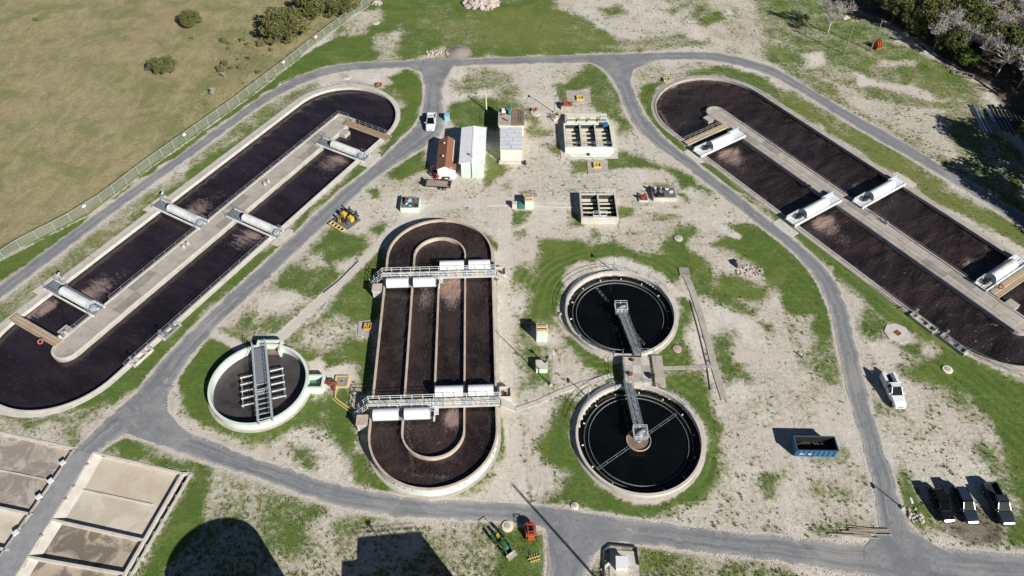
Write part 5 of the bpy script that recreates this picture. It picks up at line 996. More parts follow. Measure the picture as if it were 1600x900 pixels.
# yellow pump pair by the left road
x, y = G(541, 347); t_ = thing('generator_skid', 'two yellow pump units on a dark skid beside the left road', 'pump skid', (x, y, 0), math.radians(-38))
MB().box((0, .2, .35), (4.0, 3.2, .1)).build('skid_base', SCRAP, t_)
for k in (-1, 1):
    mb = MB(); mb.box((k*.85, .5, .95), (1.0, .8, 1.0)); mb.tube((k*.85, .5, 1.4), (k*.85, .5, 1.75), .22, 10); mb.build('yellow_pump', YEL, t_, bev=.06)
    mb = MB(); mb.tube((k*.85, .9, 1.0), (k*.85, 2.1, 1.2), .2, 10); mb.tube((k*.85, 1.9, .4), (k*.85, 1.9, 1.9), .14, 8); mb.build('exhaust_pipe', DARK, t_)
clutter(t_, -1.7, 1.7, -.9, .1, .4, 9, [DARK, SCRAP, BLUEL, YEL, DARK], .9, 11); clutter(t_, -1.8, 1.8, 1.0, 1.9, .4, 8, [DARK, DARK, SCRAP], 1.2, 12)
mb = MB()
for k in (-1, 1): mb.box((0, -2.1+k*.4, .5), (3.4, .16, .25))
for k in range(5): mb.box((-1.6+k*.8, -2.1, .5), (.12, .64, .2))
mb.build('frame_rail', CAUT, t_)
# small mint pump houses
def pumphouse(label, px, w_, d_, h, topm, extra=None):
    x, y = G(*px); t_ = thing('pump_house', label, 'pump house', (x, y+d_/2, 0)); MB().box((0, 0, h/2), (w_, d_, h)).build('wall', MINT2, t_)
    MB().box((0, 0, h+.04), (w_+.1, d_+.1, .08)).build('roof', topm, t_)
    if extra:
        for j in range(4): MB().box((0, -d_/2+.3+j*(d_-.5)/3, h+.13), (w_-.2, .14, .1)).build('roof_slat', [CAUT, RUST][j % 2], t_)
    return t_
t_ = pumphouse('mint green pump house with slatted top and a low green box at its left', (826.5, 327), 1.45, 1.7, 1.7, CREAM, 1); MB().box((-1.35, -.3, .5), (1.2, 1.0, 1.0)).build('green_box', GREEND, t_); MB().box((-2.6, -.3, .55), (.9, .9, 1.1)).build('white_box', CON2, t_)
pumphouse('tall mint green pump house with slatted top near the upper round clarifier', (846.5, 534), 1.65, 1.6, 2.25, CREAM, 1)
t_ = pumphouse('low mint green pump house with a plain grey top beside the lamp post', (846.5, 583), 1.7, 1.6, 1.0, CON2); MB().lathe([(.16, 1.1), (.16, 1.35), (.01, 1.4)], 12, (.5, .4)).build('vent_pipe', DARK, t_); mb = MB(); mb.tube((.75, .6, 0), (.75, .6, 2.0), .08); mb.box((.75, .6, 2.1), (.45, .3, .35)); mb.build('switch_post', DARK, t_)
# yellow hatches on pads
def hatchpad(label, px, pts, hs, m_=CAUT):
    x, y = G(*px); t_ = thing('hatch_pad', label, 'hatch', (x, y, 0)); P = GL(pts); MB().prism([(a-x, b_-y) for a, b_ in P], -.05, .12).build('slab', CON, t_)
    for c_, d_ in (((0, hs/2, .3), (hs+.15, .14, .4)), ((0, -hs/2, .3), (hs+.15, .14, .4)), ((hs/2, 0, .3), (.14, hs-.14, .4)), ((-hs/2, 0, .3), (.14, hs-.14, .4))): MB().box(c_, d_).build('hatch_frame', m_, t_)
    MB().box((0, 0, .2), (hs-.16, hs-.16, .1)).build('hatch_lid', YEL if m_ is CAUT else ORP, t_); MB().tube((0, 0, .25), (.2, .15, .7), .09, 8).build('handle', YEL, t_)
hatchpad('pale concrete pad with a yellow hatch behind the bigger basin', (906, 155), [(884, 148), (896, 142), (921, 143), (924, 160), (892, 163), (886, 158)], 1.3)
hatchpad('pale concrete pad with a yellow hatch between the two basins', (933, 260), [(917, 251), (949, 251), (951, 270), (919, 272)], 1.3)
hatchpad('pale pad with an orange hatch at the left side of the oval tank', (575, 512), [(560, 503), (580, 500), (580, 528), (559, 524)], 1.05, ORP)
hatchpad('small brick coloured hatch on sand outside the top of the right basin', (1041, 126), [(1034, 122), (1043, 119), (1050, 127), (1040, 131)], 1.2, CAUT)
hatchpad('small tan hatch beside the top bend of the left basin', (592, 134), [(584, 133), (594, 129), (601, 136), (590, 139)], 1.0, RUST)
x, y = G(1402, 521); t_ = thing('manhole_pad', 'octagonal sandy concrete pad with a square dark hole below the right basin', 'manhole', (x, y, 0), .6)
MB().lathe([(2.0, -.05), (2.0, .12), (.01, .12)], 8).build('slab', CON2, t_); MB().box((0, 0, .14), (.9, .9, .06)).build('cover', RUST, t_)
for lab, px, r_, m_ in (('round pale manhole in grass up right of the upper round clarifier', (1060, 373), .75, CON2), ('round manhole in grass at the lower right of the upper round clarifier', (1058, 546), .7, CONT), ('small round cap at the left rim of the upper clarifier', (876, 491), .3, CREAM),
                  ('round cream manhole lid at the road edge below the lower clarifier', (898, 791), .5, CREAM), ('round tan manhole lid between the green tractor and the orange machine', (793, 823), .75, CREAM), ('round cream manhole in grass near the lower right bend', (1480, 578), .75, CREAM),
                  ('flat oval pale manhole on the north lawn near the wire fence', (587, 36), .95, CON2), ('pale sandy manhole pad at the top right of the north lawn', (1137, 19), 1.3, CONT if 0 else CON2), ('half round pale slab between the left basin and the outer road', (283, 263), 1.3, CON2), ('pale slab at the top bend of the left basin', (542, 121), .9, CON2)):
    x, y = G(*px); t_ = thing('manhole', lab, 'manhole', (x, y, 0)); MB().lathe([(r_, -.05), (r_, .16 if r_ < 1.2 else .05), (r_*.72, .2 if r_ < 1.2 else .06), (.01, .2 if r_ < 1.2 else .06)], 20).build('collar', m_, t_); MB().lathe([(r_*.5, .17), (r_*.5, .27), (.01, .28)], 16).build('lid', CON if r_ < 1.2 else m_, t_)
# small electric cabinet with white roof at the bottom
x, y = G(971, 892); t_ = thing('meter_shed', 'small white topped cabinet on a pad below the south road', 'cabinet', (x, y+.6, 0), math.radians(-4)); MB().box((0, 0, .55), (1.3, 1.3, 1.1)).build('wall', CREAM, t_); MB().box((0, 0, 1.14), (1.5, 1.5, .08)).build('roof', WHITE, t_); MB().box((.4, .0, .05), (3.6, 3.8, .1)).build('slab', CON2, t_)
mb = MB(); P = [(-2.2, -2.2), (-2.0, 1.8), (-1.2, 2.5), (1.9, 2.4), (2.1, .2)]; [mb.tube((*a, .25), (*b_, .25), .12, 7) for a, b_ in zip(P, P[1:])]; mb.build('pipe_loop', DARK, t_)
x, y = G(946, 886); tag(MB().box((0, 0, .1), (1.5, .3, .15)).build('white_board', WHITE, None, (x, y, 0), .7), 'short white board lying left of the small white topped cabinet', 'board')
# concrete walks with separate slabs
def walk(label, pts, wd, mat=CON2, st=2.0):
    x0, y0 = pts[0]; t_ = thing('walkway_path', label, 'path', (x0, y0, 0)); 
    for a, b_ in zip(pts, pts[1:]):
        d = math.hypot(b_[0]-a[0], b_[1]-a[1]); n_ = max(1, int(d/st)); an = math.atan2(b_[1]-a[1], b_[0]-a[0])
        for i in range(n_):
            f = (i+.5)/n_; MB().box((a[0]+(b_[0]-a[0])*f-x0, a[1]+(b_[1]-a[1])*f-y0, .03+random.uniform(0, .015)), (d/n_-.05, wd, .14), an+random.uniform(-.01, .01)).build('path_slab', mat, t_)
    return t_
walk('narrow pale concrete walk from the valve box to the clarifier platform', GL([(806, 641), (840, 629), (880, 611), (912, 600), (958, 586)]), .75, CON2)
walk('long pale concrete walk right of the clarifiers', GL([(1070, 428), (1082, 455), (1095, 495), (1108, 540), (1118, 580), (1132, 625)]), 1.0, CON)
walk('narrow concrete walk joining the clarifier platform and the long walk', GL([(1030, 576), (1115, 573)]), .65, CON)
x, y = G(1069, 425); tag(MB().box((0, 0, .06), (1.7, 1.9, .2), .0).build('concrete_pad', CON3, None, (x, y, 0)), 'grey square slab at the top end of the long walk', 'pad')
# shallow pipes running down the sandy corridor; the dark strip draws the kerb's shadow
for lab, pts, m_ in (('kerb shadow drawn as a dark strip along the sandy path from the pale green tank', [(505, 458), (528, 440), (560, 408)], DARK), ('thin pipe along the sand from the basin to the sheds', [(760, 322), (800, 321), (896, 325)], CON2), ('thin pipe beside the long concrete walk', [(1078, 470), (1092, 520), (1104, 570), (1110, 610)], SCRAP)):
    tag(MB().path([(*p, .08) for p in GL(pts)], .08, 6).build('ground_pipe', m_), lab, 'pipe')

# ------------------------------------------------------------------ poles
POLEW = pm('grey_pole_wood', '8c857c', .9, .2, 4, 16, .1)
def pole(label, base, tip, kind='lamp', h=None, mat=None, name='lamp_post'):
    x, y = G(*base)
    if h is None:
        tx, ty = G(*tip); h = math.hypot(tx-x, ty-y)*math.tan(SUN_EL)
    t_ = thing(name, label, 'lamp post' if kind == 'lamp' else 'pole', (x, y, 0)); MB().tube((0, 0, 0), (0, 0, h), .1 if kind == 'lamp' else .15, 8, .06 if kind == 'lamp' else .11).build('shaft', mat or (GALV if kind == 'lamp' else POLEW), t_)
    if kind == 'lamp':
        MB().box((0, -.25, h+.02), (.3, .75, .16)).build('lamp_head', FRP, t_, bev=.03); MB().box((0, 0, .15), (.4, .4, .3)).build('base', CON2, t_)
    elif kind == 'power':
        MB().box((0, 0, h-.7), (1.6, .12, .12)).build('crossarm', WOOD, t_)
        for k in (-.7, -.3, .3, .7): MB().lathe([(.06, h-.64), (.08, h-.5), (.01, h-.42)], 8, (k, 0)).build('insulator', CREAM, t_)
    return t_
pole('tall lamp post beside the low mint green pump house', (861, 602), (770, 513)); pole('power pole in the grass near the bare tree', (1318, 84), (1236, 46), 'power', name='power_pole')
pole('tall pole beside the orange machine by the woods', (1360, 79), (1285, 45), 'plain', h=7.5, name='power_pole'); pole('lamp post at the top rim of the upper round clarifier', (958, 424), (919, 402)); pole('lamp post at the upper left rim of the lower round clarifier', (919, 622), (888, 592))
pole('thin lamp post beside the right road near the three dark vehicles', (1410, 794), (1362, 756)); pole('thin post with a round base on the lawn behind the white shed', (760, 172), None, 'plain', h=4.0, mat=CREAM, name='marker_post'); pole('thin pole left of the bigger basin', (866, 176), (832, 147))
pole('short post on bare sand right of the round clarifiers', (1254, 559), (1238, 550), 'plain', mat=GALV, name='marker_post'); pole('lamp post near the top of the left basin beside its outer aerator', (258, 308), (250, 300)); pole('short lamp post beside the lower left aerator', (98, 436), (88, 420), h=1.4)
x, y = 20.8, 20.6; t_ = thing('radio_mast', 'tall thin mast whose long shadow crosses the south road', 'mast', (x, y, 0)); MB().tube((0, 0, 0), (0, 0, 19.6), .2, 8, .14).build('shaft', GALV, t_)
# off-frame structures that throw the two big shadows along the bottom edge
t_ = thing('storage_tank', 'large round tank whose shadow lies at the bottom left', 'tank', (-23.9, 19.9, 0)); MB().lathe([(5.9, 0), (5.9, 12), (5.7, 12.1), (.01, 12.4)], 64).build('shell', MINT, t_)
t_ = thing('headworks_building', 'tall building whose square shadow lies at the bottom centre', 'building', (-2.2, 18.6, 0), math.radians(5.8)); MB().box((0, 0, 5.95), (7.7, 9.4, 11.9)).build('wall', CREAM, t_); MB().box((0, 0, 12.03), (7.9, 9.6, .26)).build('roof', CON2, t_); MB().box((-5.4, -.1, 5.45), (3.0, 7.6, 10.9)).build('stair_tower', CREAM, t_)
railing('handrail', [(-6.9, 1.4), (-6.9, -4)], t_, 1.1, r=.05, gap=1.2, z=10.9); railing('handrail', [(-3.9, 4.7), (3.9, 4.7)], t_, 1.0, r=.04, gap=1.5, z=12.1); mb = MB(); mb.path([(-1, 4, 12.1), (-1, 4, 14.0)], .08); mb.path([(1, 4, 12.1), (.4, 4, 13.6)], .05); mb.box((-1, 4, 14.0), (.5, .5, .2)); mb.build('roof_pipe', GALV, t_)
mb = MB(); mb.path([(3.9, 2.0, 11.9), (5.0, 1.2, 10.5), (5.0, -3, 10.5)], .14, 6); mb.path([(3.9, 0, 11), (5.0, .2, 10.5)], .14, 6); mb.build('side_brace', STEEL, t_)

# ------------------------------------------------------------------ vehicles (local +x is forward)
def loft(mb, secs):
    k = len(mb.v); n_ = 8
    for x, w_, z0, z1, r_ in secs: mb.v += [(x, -w_+.06, z0), (x, -w_, z0+.15), (x, -w_, z1-r_), (x, -w_+r_, z1), (x, w_-r_, z1), (x, w_, z1-r_), (x, w_, z0+.15), (x, w_-.06, z0)]
    for i in range(len(secs)-1):
        for j in range(n_): mb.f.append((k+i*n_+j, k+i*n_+(j+1) % n_, k+(i+1)*n_+(j+1) % n_, k+(i+1)*n_+j))
    mb.f.append(tuple(k+j for j in range(n_))[::-1]); mb.f.append(tuple(k+(len(secs)-1)*n_+j for j in range(n_))); return mb
def wheel(root, x, y, r_=.38, w_=.25):
    o = MB().tube((0, -w_/2, 0), (0, w_/2, 0), r_, 20).build('wheel', RUBBER, root, (x, y, r_), bev=.03); MB().tube((0, -w_/2-.01, 0), (0, w_/2+.01, 0), r_*.58, 14).build('rim', CHROME, o)
def car(name, label, cat, kind, paint_, loc, rz, L=4.9, W_=.96, tp=None):
    t_ = thing(name, label, cat, loc, rz); h = L/2; hood = {'suv': 1.0, 'pickup': 1.12, 'service': 1.15}[kind]; cab0, cab1 = {'suv': (-h+.12, .95), 'pickup': (-.75, 1.25), 'service': (-.55, 1.1)}[kind]
    top = {'suv': 1.72, 'pickup': 1.85, 'service': 1.95}[kind]; top = tp or top; rear = h if kind == 'suv' else -cab0+.02
    secs = [(-rear, W_*.93, .45, hood*.98, .1), (-rear+.15, W_, .38, hood, .08), (0, W_, .34, hood+.02, .08), (cab1, W_, .34, hood+.02, .1), (h-.7, W_*.98, .36, hood-.08, .14), (h-.2, W_*.93, .4, hood-.2, .16), (h, W_*.82, .45, hood-.35, .12)]
    loft(MB(), secs).build('body', paint_, t_, bev=.03, smooth=False)
    loft(MB(), [(cab0+.02, W_*.8, hood-.02, hood+.12, .05), (cab0+(.42 if kind == 'suv' else .16), W_*.76, hood-.02, top-.06, .1), (cab1-.95, W_*.76, hood-.02, top-.05, .12), (cab1, W_*.84, hood-.02, hood+.04, .04)]).build('windows', GLASS, t_)
    loft(MB(), [(cab0+(.36 if kind == 'suv' else .1), W_*.74, top-.12, top-.01, .08), (-.1, W_*.77, top-.12, top+.03, .09), (cab1-.98, W_*.74, top-.12, top-.02, .08)]).build('roof', paint_, t_, bev=.03)
    for x in ([cab0+.75, (cab0+cab1)/2-.25] if kind == 'suv' else [(cab0+cab1)/2-.25]):
        for sy in (-1, 1): MB().add([(x-.06, sy*W_*.93, hood), (x+.06, sy*W_*.93, hood), (x+.05, sy*W_*.74, top-.03), (x-.05, sy*W_*.74, top-.03), (x-.06, sy*W_*.86, hood), (x+.06, sy*W_*.86, hood), (x+.05, sy*W_*.70, top-.03), (x-.05, sy*W_*.70, top-.03)], [(0, 1, 2, 3), (7, 6, 5, 4), (0, 4, 5, 1), (1, 5, 6, 2), (2, 6, 7, 3), (3, 7, 4, 0)]).build('pillar', paint_, t_)
    for sy in (-1, 1):
        MB().add([(cab1+.02, sy*W_*.9, hood), (cab1-.1, sy*W_*.9, hood), (cab1-1.0, sy*W_*.74, top-.02), (cab1-.9, sy*W_*.74, top-.02), (cab1+.02, sy*W_*.82, hood), (cab1-.1, sy*W_*.82, hood), (cab1-1.0, sy*W_*.68, top-.02), (cab1-.9, sy*W_*.68, top-.02)], [(0, 1, 2, 3), (7, 6, 5, 4), (0, 4, 5, 1), (1, 5, 6, 2), (2, 6, 7, 3), (3, 7, 4, 0)]).build('pillar', paint_, t_)
        MB().box((cab1-.25, sy*(W_+.12), hood+.12), (.14, .24, .2)).build('mirror', paint_, t_, bev=.03)
        MB().box((h-.12, sy*W_*.68, hood-.36), (.2, .3, .12)).build('headlight', LAMPG, t_, bev=.03); MB().box((-h+.02, sy*W_*.82, .85), (.12, .2, .3)).build('tail_light', TAIL, t_)
        for x in (-h+1.0, h-.95): wheel(t_, x, sy*(W_-.11))
    MB().box((h+.0, 0, .5), (.14, W_*1.45, .16)).build('bumper', paint_, t_, bev=.04); MB().box((-h-.0, 0, .5), (.14, W_*1.5, .16)).build('bumper', paint_, t_, bev=.04)
    MB().box((h-.03, 0, hood-.45), (.12, W_*.9, .14)).build('grille', DARK, t_)
    if kind == 'pickup':
        b0, b1 = -h+.05, cab0; MB().box(((b0+b1)/2, 0, .6), (b1-b0, 1.7, .12)).build('bed_floor', DARK, t_)
        for sy in (-1, 1): MB().box(((b0+b1)/2, sy*(W_-.07), .8), (b1-b0, .12, .72)).build('bed_side', paint_, t_, bev=.02)
        MB().box((b0, 0, .82), (.1, 1.6, .66)).build('tailgate', paint_, t_)
    if kind == 'service':
        b0, b1 = -h+.05, cab0-.05; MB().box(((b0+b1)/2, 0, .72), (b1-b0, 1.1, .1)).build('bed_floor', BLACK, t_)
        for sy in (-1, 1):
            MB().box(((b0+b1)/2, sy*.79, 1.0), (b1-b0, .44, 1.15)).build('tool_cabinet', paint_, t_, bev=.03)
            for k in range(3): MB().box((b0+(b1-b0)*(k+.5)/3, sy*1.015, 1.1), ((b1-b0)/3-.06, .02, .6)).build('cabinet_door', paint_, t_)
        MB().box((b0-.02, 0, .9), (.08, 1.1, .4)).build('tailgate', WHITE, t_)
        mb = MB(); mb.path([(b1+.05, -.9, 1.5), (b1+.05, -.9, 2.05), (b1+.05, .9, 2.05), (b1+.05, .9, 1.5)], .04); mb.build('headboard_rack', WHITE, t_)
    return t_
S = -PI/2
def at(px, z=0): return (*G(*px), z)
car('pickup_truck', 'white pickup truck parked on the road left of the white shed', 'pickup truck', 'pickup', WCAR, at((674, 195)), S, 5.3)
car('service_truck', 'white utility truck with side tool cabinets parked beside the right road', 'truck', 'service', WCAR, at((1393, 615)), S+.03, 5.6)
car('parked_car', 'black car leftmost of the three dark vehicles at the lower right', 'car', 'suv', CHAR, at((1468, 793)), S+.06, 4.5, .87, 1.5)
car('parked_car', 'dark blue car in the middle of the three dark vehicles', 'car', 'suv', NAVY, at((1504, 793)), S+.05, 4.9, .9)
car('pickup_truck', 'dark grey pickup truck rightmost of the three dark vehicles', 'pickup truck', 'pickup', GREYC, at((1556, 791)), S+.04, 5.7, .98)
SCRAPD = pm('dark_scrap', '4b443d', .9, .5, 3, 9, .3, dirt='201c1a', dirtamt=.8); BLUED = pm('worn_dark_blue_paint', '43586a', .6, .25, 3, 12, .1, dirt='2a2f33')
# skip full of scrap
x, y = G(1269, 703); t_ = thing('roll_off_skip', 'blue open topped steel skip full of dark scrap on bare ground', 'skip', (x, y, 0), math.radians(-1)); L, W_, H_ = 5.5, 2.1, 1.55
for sy in (-1, 1):
    MB().box((0, sy*W_/2, H_/2+.15), (L, .08, H_)).build('side_wall', BLUEP, t_); MB().box((0, sy*(W_/2+.03), H_+.17), (L+.1, .16, .12)).build('top_rail', BLUED, t_)
    for k in range(8): MB().box((-L/2+.35+k*(L-.7)/7, sy*(W_/2+.08), H_/2+.2), (.1, .1, H_-.1)).build('rib', BLUEP, t_)
for sx in (-1, 1): MB().box((sx*L/2, 0, H_/2+.15), (.08, W_, H_)).build('end_wall', BLUEP, t_); MB().box((sx*L/2, 0, H_+.18), (.16, W_-.15, .12)).build('top_rail', BLUED, t_)
MB().box((0, 0, .2), (L-.1, W_-.1, .1)).build('floor', DARK, t_)
for sy in (-1, 1): MB().box((0, sy*(W_/2-.06), H_/2+.2), (L-.1, .03, H_-.12)).build('inner_shade_sheet', BLACK, t_)  # black sheets over the blue inner faces paint in the skip's shade
for sx in (-1, 1): MB().box((sx*(L/2-.06), 0, H_/2+.2), (.03, W_-.16, H_-.12)).build('inner_shade_sheet', BLACK, t_)
for k in range(2): MB().box((-.9-k*1.1, -W_/2-.14, .95), (.5, .02, .2)).build('decal', WHITE, t_)
R_ = random.Random(4); mb = MB(); 
for i in range(46): mb.box((R_.uniform(-2.1, 2.1), R_.uniform(-.6, .6), .3+R_.random()*.2), (R_.uniform(.3, 1.2), R_.uniform(.2, .8), R_.uniform(.08, .4)), R_.uniform(0, 3))
s_ = mb.build('scrap_heap', SCRAPD, t_); s_['kind'] = 'stuff'
# blue bin by the white pickup
x, y = G(699, 187); t_ = thing('blue_bin', 'pale blue bin beside the white pickup truck', 'bin', (x, y, 0)); MB().box((0, 0, .6), (1.0, 1.1, 1.2)).build('body', BLUEL, t_, bev=.04); MB().box((0, .05, 1.26), (1.1, 1.2, .1)).build('lid', BLUEL, t_)
# green tractor
x, y = G(783, 848); t_ = thing('tractor', 'green tractor with front loader bucket on grass below the south road', 'tractor', (x, y, 0), math.atan2(-3.3, 2.5))
loft(MB(), [(.1, .34, .6, 1.25, .08), (.6, .36, .6, 1.3, .1), (1.5, .33, .6, 1.2, .1), (1.75, .28, .65, 1.05, .1)]).build('hood', GREENP, t_, bev=.03)
MB().box((-.6, 0, .7), (1.3, .5, .5)).build('chassis', DARK, t_); MB().box((-.75, 0, 1.1), (.45, .5, .12)).build('seat', YEL, t_, bev=.03); MB().box((-.95, 0, 1.35), (.1, .48, .4)).build('seat_back', YEL, t_)
for sy in (-1, 1):
    o = MB().tube((0, -.2, 0), (0, .2, 0), .68, 20).build('wheel', RUBBER, t_, (-.85, sy*.82, .68), bev=.04); MB().tube((0, -.21, 0), (0, .21, 0), .36, 14).build('rim', YEL, o); MB().box((-.85, sy*.8, 1.42), (1.0, .42, .06)).build('fender', GREENP, t_)
    o = MB().tube((0, -.13, 0), (0, .13, 0), .42, 16).build('wheel', RUBBER, t_, (1.25, sy*.68, .42), bev=.03); MB().tube((0, -.14, 0), (0, .14, 0), .22, 12).build('rim', YEL, o)
    mb = MB(); mb.path([(.2, sy*.52, 1.25), (1.5, sy*.52, 1.45), (2.5, sy*.52, .45)], .07, 6); mb.build('loader_arm', GREENP, t_)
mb = MB(); mb.path([(-1.25, -.55, .9), (-1.25, -.55, 2.4), (-1.25, .55, 2.4), (-1.25, .55, .9)], .05, 6); mb.build('roll_bar', DARK, t_); MB().tube((.15, 0, 1.3), (-.15, 0, 1.6), .03).build('steering_column', DARK, t_); MB().lathe([(.17, -.02), (.21, 0), (.17, .02)], 14).build('steering_wheel', DARK, t_, (-.2, 0, 1.62))
mb = MB(); mb.box((2.75, 0, .15), (.75, 1.7, .06)); mb.box((2.42, 0, .45), (.06, 1.7, .65)); mb.box((2.75, -.83, .4), (.7, .05, .5)); mb.box((2.75, .83, .4), (.7, .05, .5)); mb.build('bucket', CON, t_)
t_.scale = (.8,)*3
# orange machine
x, y = G(829, 833); t_ = thing('orange_machine', 'orange compact loader parked at the corner of the south road', 'loader', (x, y, 0), math.radians(-85))
MB().box((0, 0, .75), (1.9, 1.0, .8)).build('body', ORANGE, t_, bev=.05); MB().box((.15, 0, 1.3), (.9, .8, .5)).build('cab_opening', BLACK, t_)
for sy in (-1, 1):
    MB().box((-.1, sy*.66, .95), (1.9, .22, .5)).build('side_arm', ORANGE, t_, bev=.03)
    for x_ in (-.65, .65): wheel(t_, x_, sy*.72, .36, .24)
mb = MB(); mb.path([(-.4, -.45, 1.1), (-.4, -.45, 2.0), (-.4, .45, 2.0), (-.4, .45, 1.1)], .05); mb.path([(-.4, -.45, 2.0), (.6, -.45, 1.9), (.6, .45, 1.9), (-.4, .45, 2.0)], .05); mb.path([(.6, -.45, 1.9), (.75, -.45, 1.1)], .05); mb.path([(.6, .45, 1.9), (.75, .45, 1.1)], .05); mb.build('cab_frame', ORANGE, t_)
MB().box((-1.05, 0, 1.0), (.3, .95, .5)).build('engine_cover', REDP, t_); MB().box((1.1, 0, .55), (.25, 1.0, .5)).build('front_plate', ORANGE, t_)
t_.scale = (.86,)*3
x, y = G(835, 873); mb = MB(); [mb.box((k*.3-.5, 0, .1), (.08, 1.1, .12)) for k in range(4)]; mb.box((0, .1, .18), (1.6, .1, .08)); mb.box((0, -.3, .18), (1.3, .1, .08)); tag(mb.build('wooden_pallet', CAUT, None, (x, y, 0), .3), 'small broken tan pallet in grass beside the spur road', 'pallet')
# red tractor and trailer near the brown roofed house
x, y = G(681, 276); t_ = thing('tractor', 'small red tractor at the front corner of the brown roofed house', 'tractor', (x, y, 0), math.radians(-60))
loft(MB(), [(0, .3, .5, 1.0, .08), (.9, .3, .5, 1.0, .08), (1.1, .26, .5, .9, .08)]).build('hood', REDP, t_); MB().box((-.5, 0, .7), (.8, .6, .3)).build('chassis', DARK, t_); MB().box((-.6, 0, 1.0), (.4, .45, .1)).build('seat', DARK, t_); MB().path([(-.9, -.4, .7), (-.9, -.4, 1.9), (-.9, .4, 1.9), (-.9, .4, .7)], .045).build('roll_bar', REDP, t_)
for sy in (-1, 1): wheel(t_, -.6, sy*.6, .5, .3); wheel(t_, .75, sy*.5, .3, .2)
x, y = G(697, 278); t_ = thing('mower', 'small dark ride-on mower in front of the white gable wall', 'mower', (x, y, 0), .2); MB().box((0, 0, .45), (1.5, .9, .3)).build('deck', DARK, t_, bev=.05); MB().box((-.2, 0, .75), (.5, .5, .3)).build('seat', FRP, t_, bev=.04); MB().box((.5, 0, .75), (.5, .5, .25)).build('engine_cover', SCRAP, t_)
for sx in (-1, 1):
    for sy in (-1, 1): wheel(t_, sx*.55, sy*.48, .25, .18)
x, y = G(686, 291); t_ = thing('flatbed_trailer', 'flatbed trailer with a grey plank deck on sand below the brown roofed house', 'trailer', (x, y, 0), math.radians(-6))
for i in range(5): MB().box((0, -.72+.36*i, .62), (4.6, .33, .06)).build('plank', CON3 if i % 2 else WOOD, t_)
for sy in (-1, 1):
    MB().box((0, sy*.95, .62), (4.7, .08, .18)).build('side_rail', DARK, t_); MB().box((0.9, sy*1.08, .78), (1.6, .24, .05)).build('fender', DARK, t_); wheel(t_, .55, sy*1.08, .33, .2); wheel(t_, 1.25, sy*1.08, .33, .2)
MB().box((-2.3, 0, .95), (.06, 1.9, .7)).build('front_gate', DARK, t_); mb = MB(); mb.path([(-2.3, -.8, .5), (-3.5, 0, .5), (-2.3, .8, .5)], .07); mb.tube((-3.3, 0, 0), (-3.3, 0, .8), .05); mb.build('drawbar', DARK, t_); MB().box((2.3, 0, .9), (.06, 1.8, .6)).build('tail_ramp', DARK, t_)
# orange machine by the woods
x, y = G(1369, 74); t_ = thing('orange_spool_machine', 'orange cable reel machine on a bare patch by the woods', 'machine', (x, y, 0), .5)
for k in (-.6, 0, .6): MB().tube((k-.12, 0, .9), (k+.12, 0, .9), .85, 18).build('reel_disc', ORANGE, t_)
MB().tube((-.7, 0, .9), (.7, 0, .9), .35, 12).build('reel_core', RUST, t_); MB().box((0, -.2, .15), (2.0, 1.5, .2)).build('base_frame', ORANGE, t_)
for sy in (-1, 1): wheel(t_, -.8, sy*.8, .35, .22)

# ------------------------------------------------------------------ wire fence along the field
cl = MB(); bw, bh, sp_ = 3.0, 1.8, .15; q = -bh
while q < bw:
    a0 = max(q, 0); a1 = min(q+bh, bw)
    for fl in (0, 1):
        p0 = (a0, 0, a0-q); p1 = (a1, 0, a1-q)
        if fl: p0, p1 = (bw-p0[0], 0, p0[2]), (bw-p1[0], 0, p1[2])
        cl.tube((p0[0], 0, p0[2]+.06), (p1[0], 0, p1[2]+.06), .0095, 3, cap=False)
    q += sp_
WIRE = pm('fence_wire', 'abb8a8', .6, .1, 2, 10, 0); clm = cl.mesh('mesh_panel', WIRE)
FP = resample(smoothline(FENCE, 1), int(np.hypot(*np.diff(np.array(FENCE), axis=0).T).sum()/3.0)+1)
fx0, fy0 = FP[0]; ft = thing('wire_fence', 'long wire mesh fence between the dry field and the outer road', 'fence', (fx0, fy0, 0))
pm_ = MB().tube((0, 0, 0), (0, 0, 1.95), .045, 6).mesh('post', WIRE); rl_ = MB().tube((0, 0, 0), (1, 0, 0), .035, 6).mesh('top_rail', WIRE)
for i in range(len(FP)):
    x, y = FP[i][0]-fx0, FP[i][1]-fy0; link('post', pm_, ft, (x, y, 0))
    if i < len(FP)-1:
        dx, dy = FP[i+1]-FP[i]; an = math.atan2(dy, dx); L = math.hypot(dx, dy); o = link('mesh_panel', clm, ft, (x, y, 0), an); o.scale = (L/3, 1, 1); o = link('top_rail', rl_, ft, (x, y, 1.9), an); o.scale = (L, 1, 1)
for u, v in ((437, 98), (543, 27), (487, 66), (295, 218), (140, 333)):
    x, y = G(u, v); k = int(np.argmin(np.hypot(FP[:, 0]-x, FP[:, 1]-y))); MB().box((FP[k][0]-fx0+.05, FP[k][1]-fy0-.06, 1.5), (.6, .04, .45), .9).build('sign_plate', WHITE, ft)

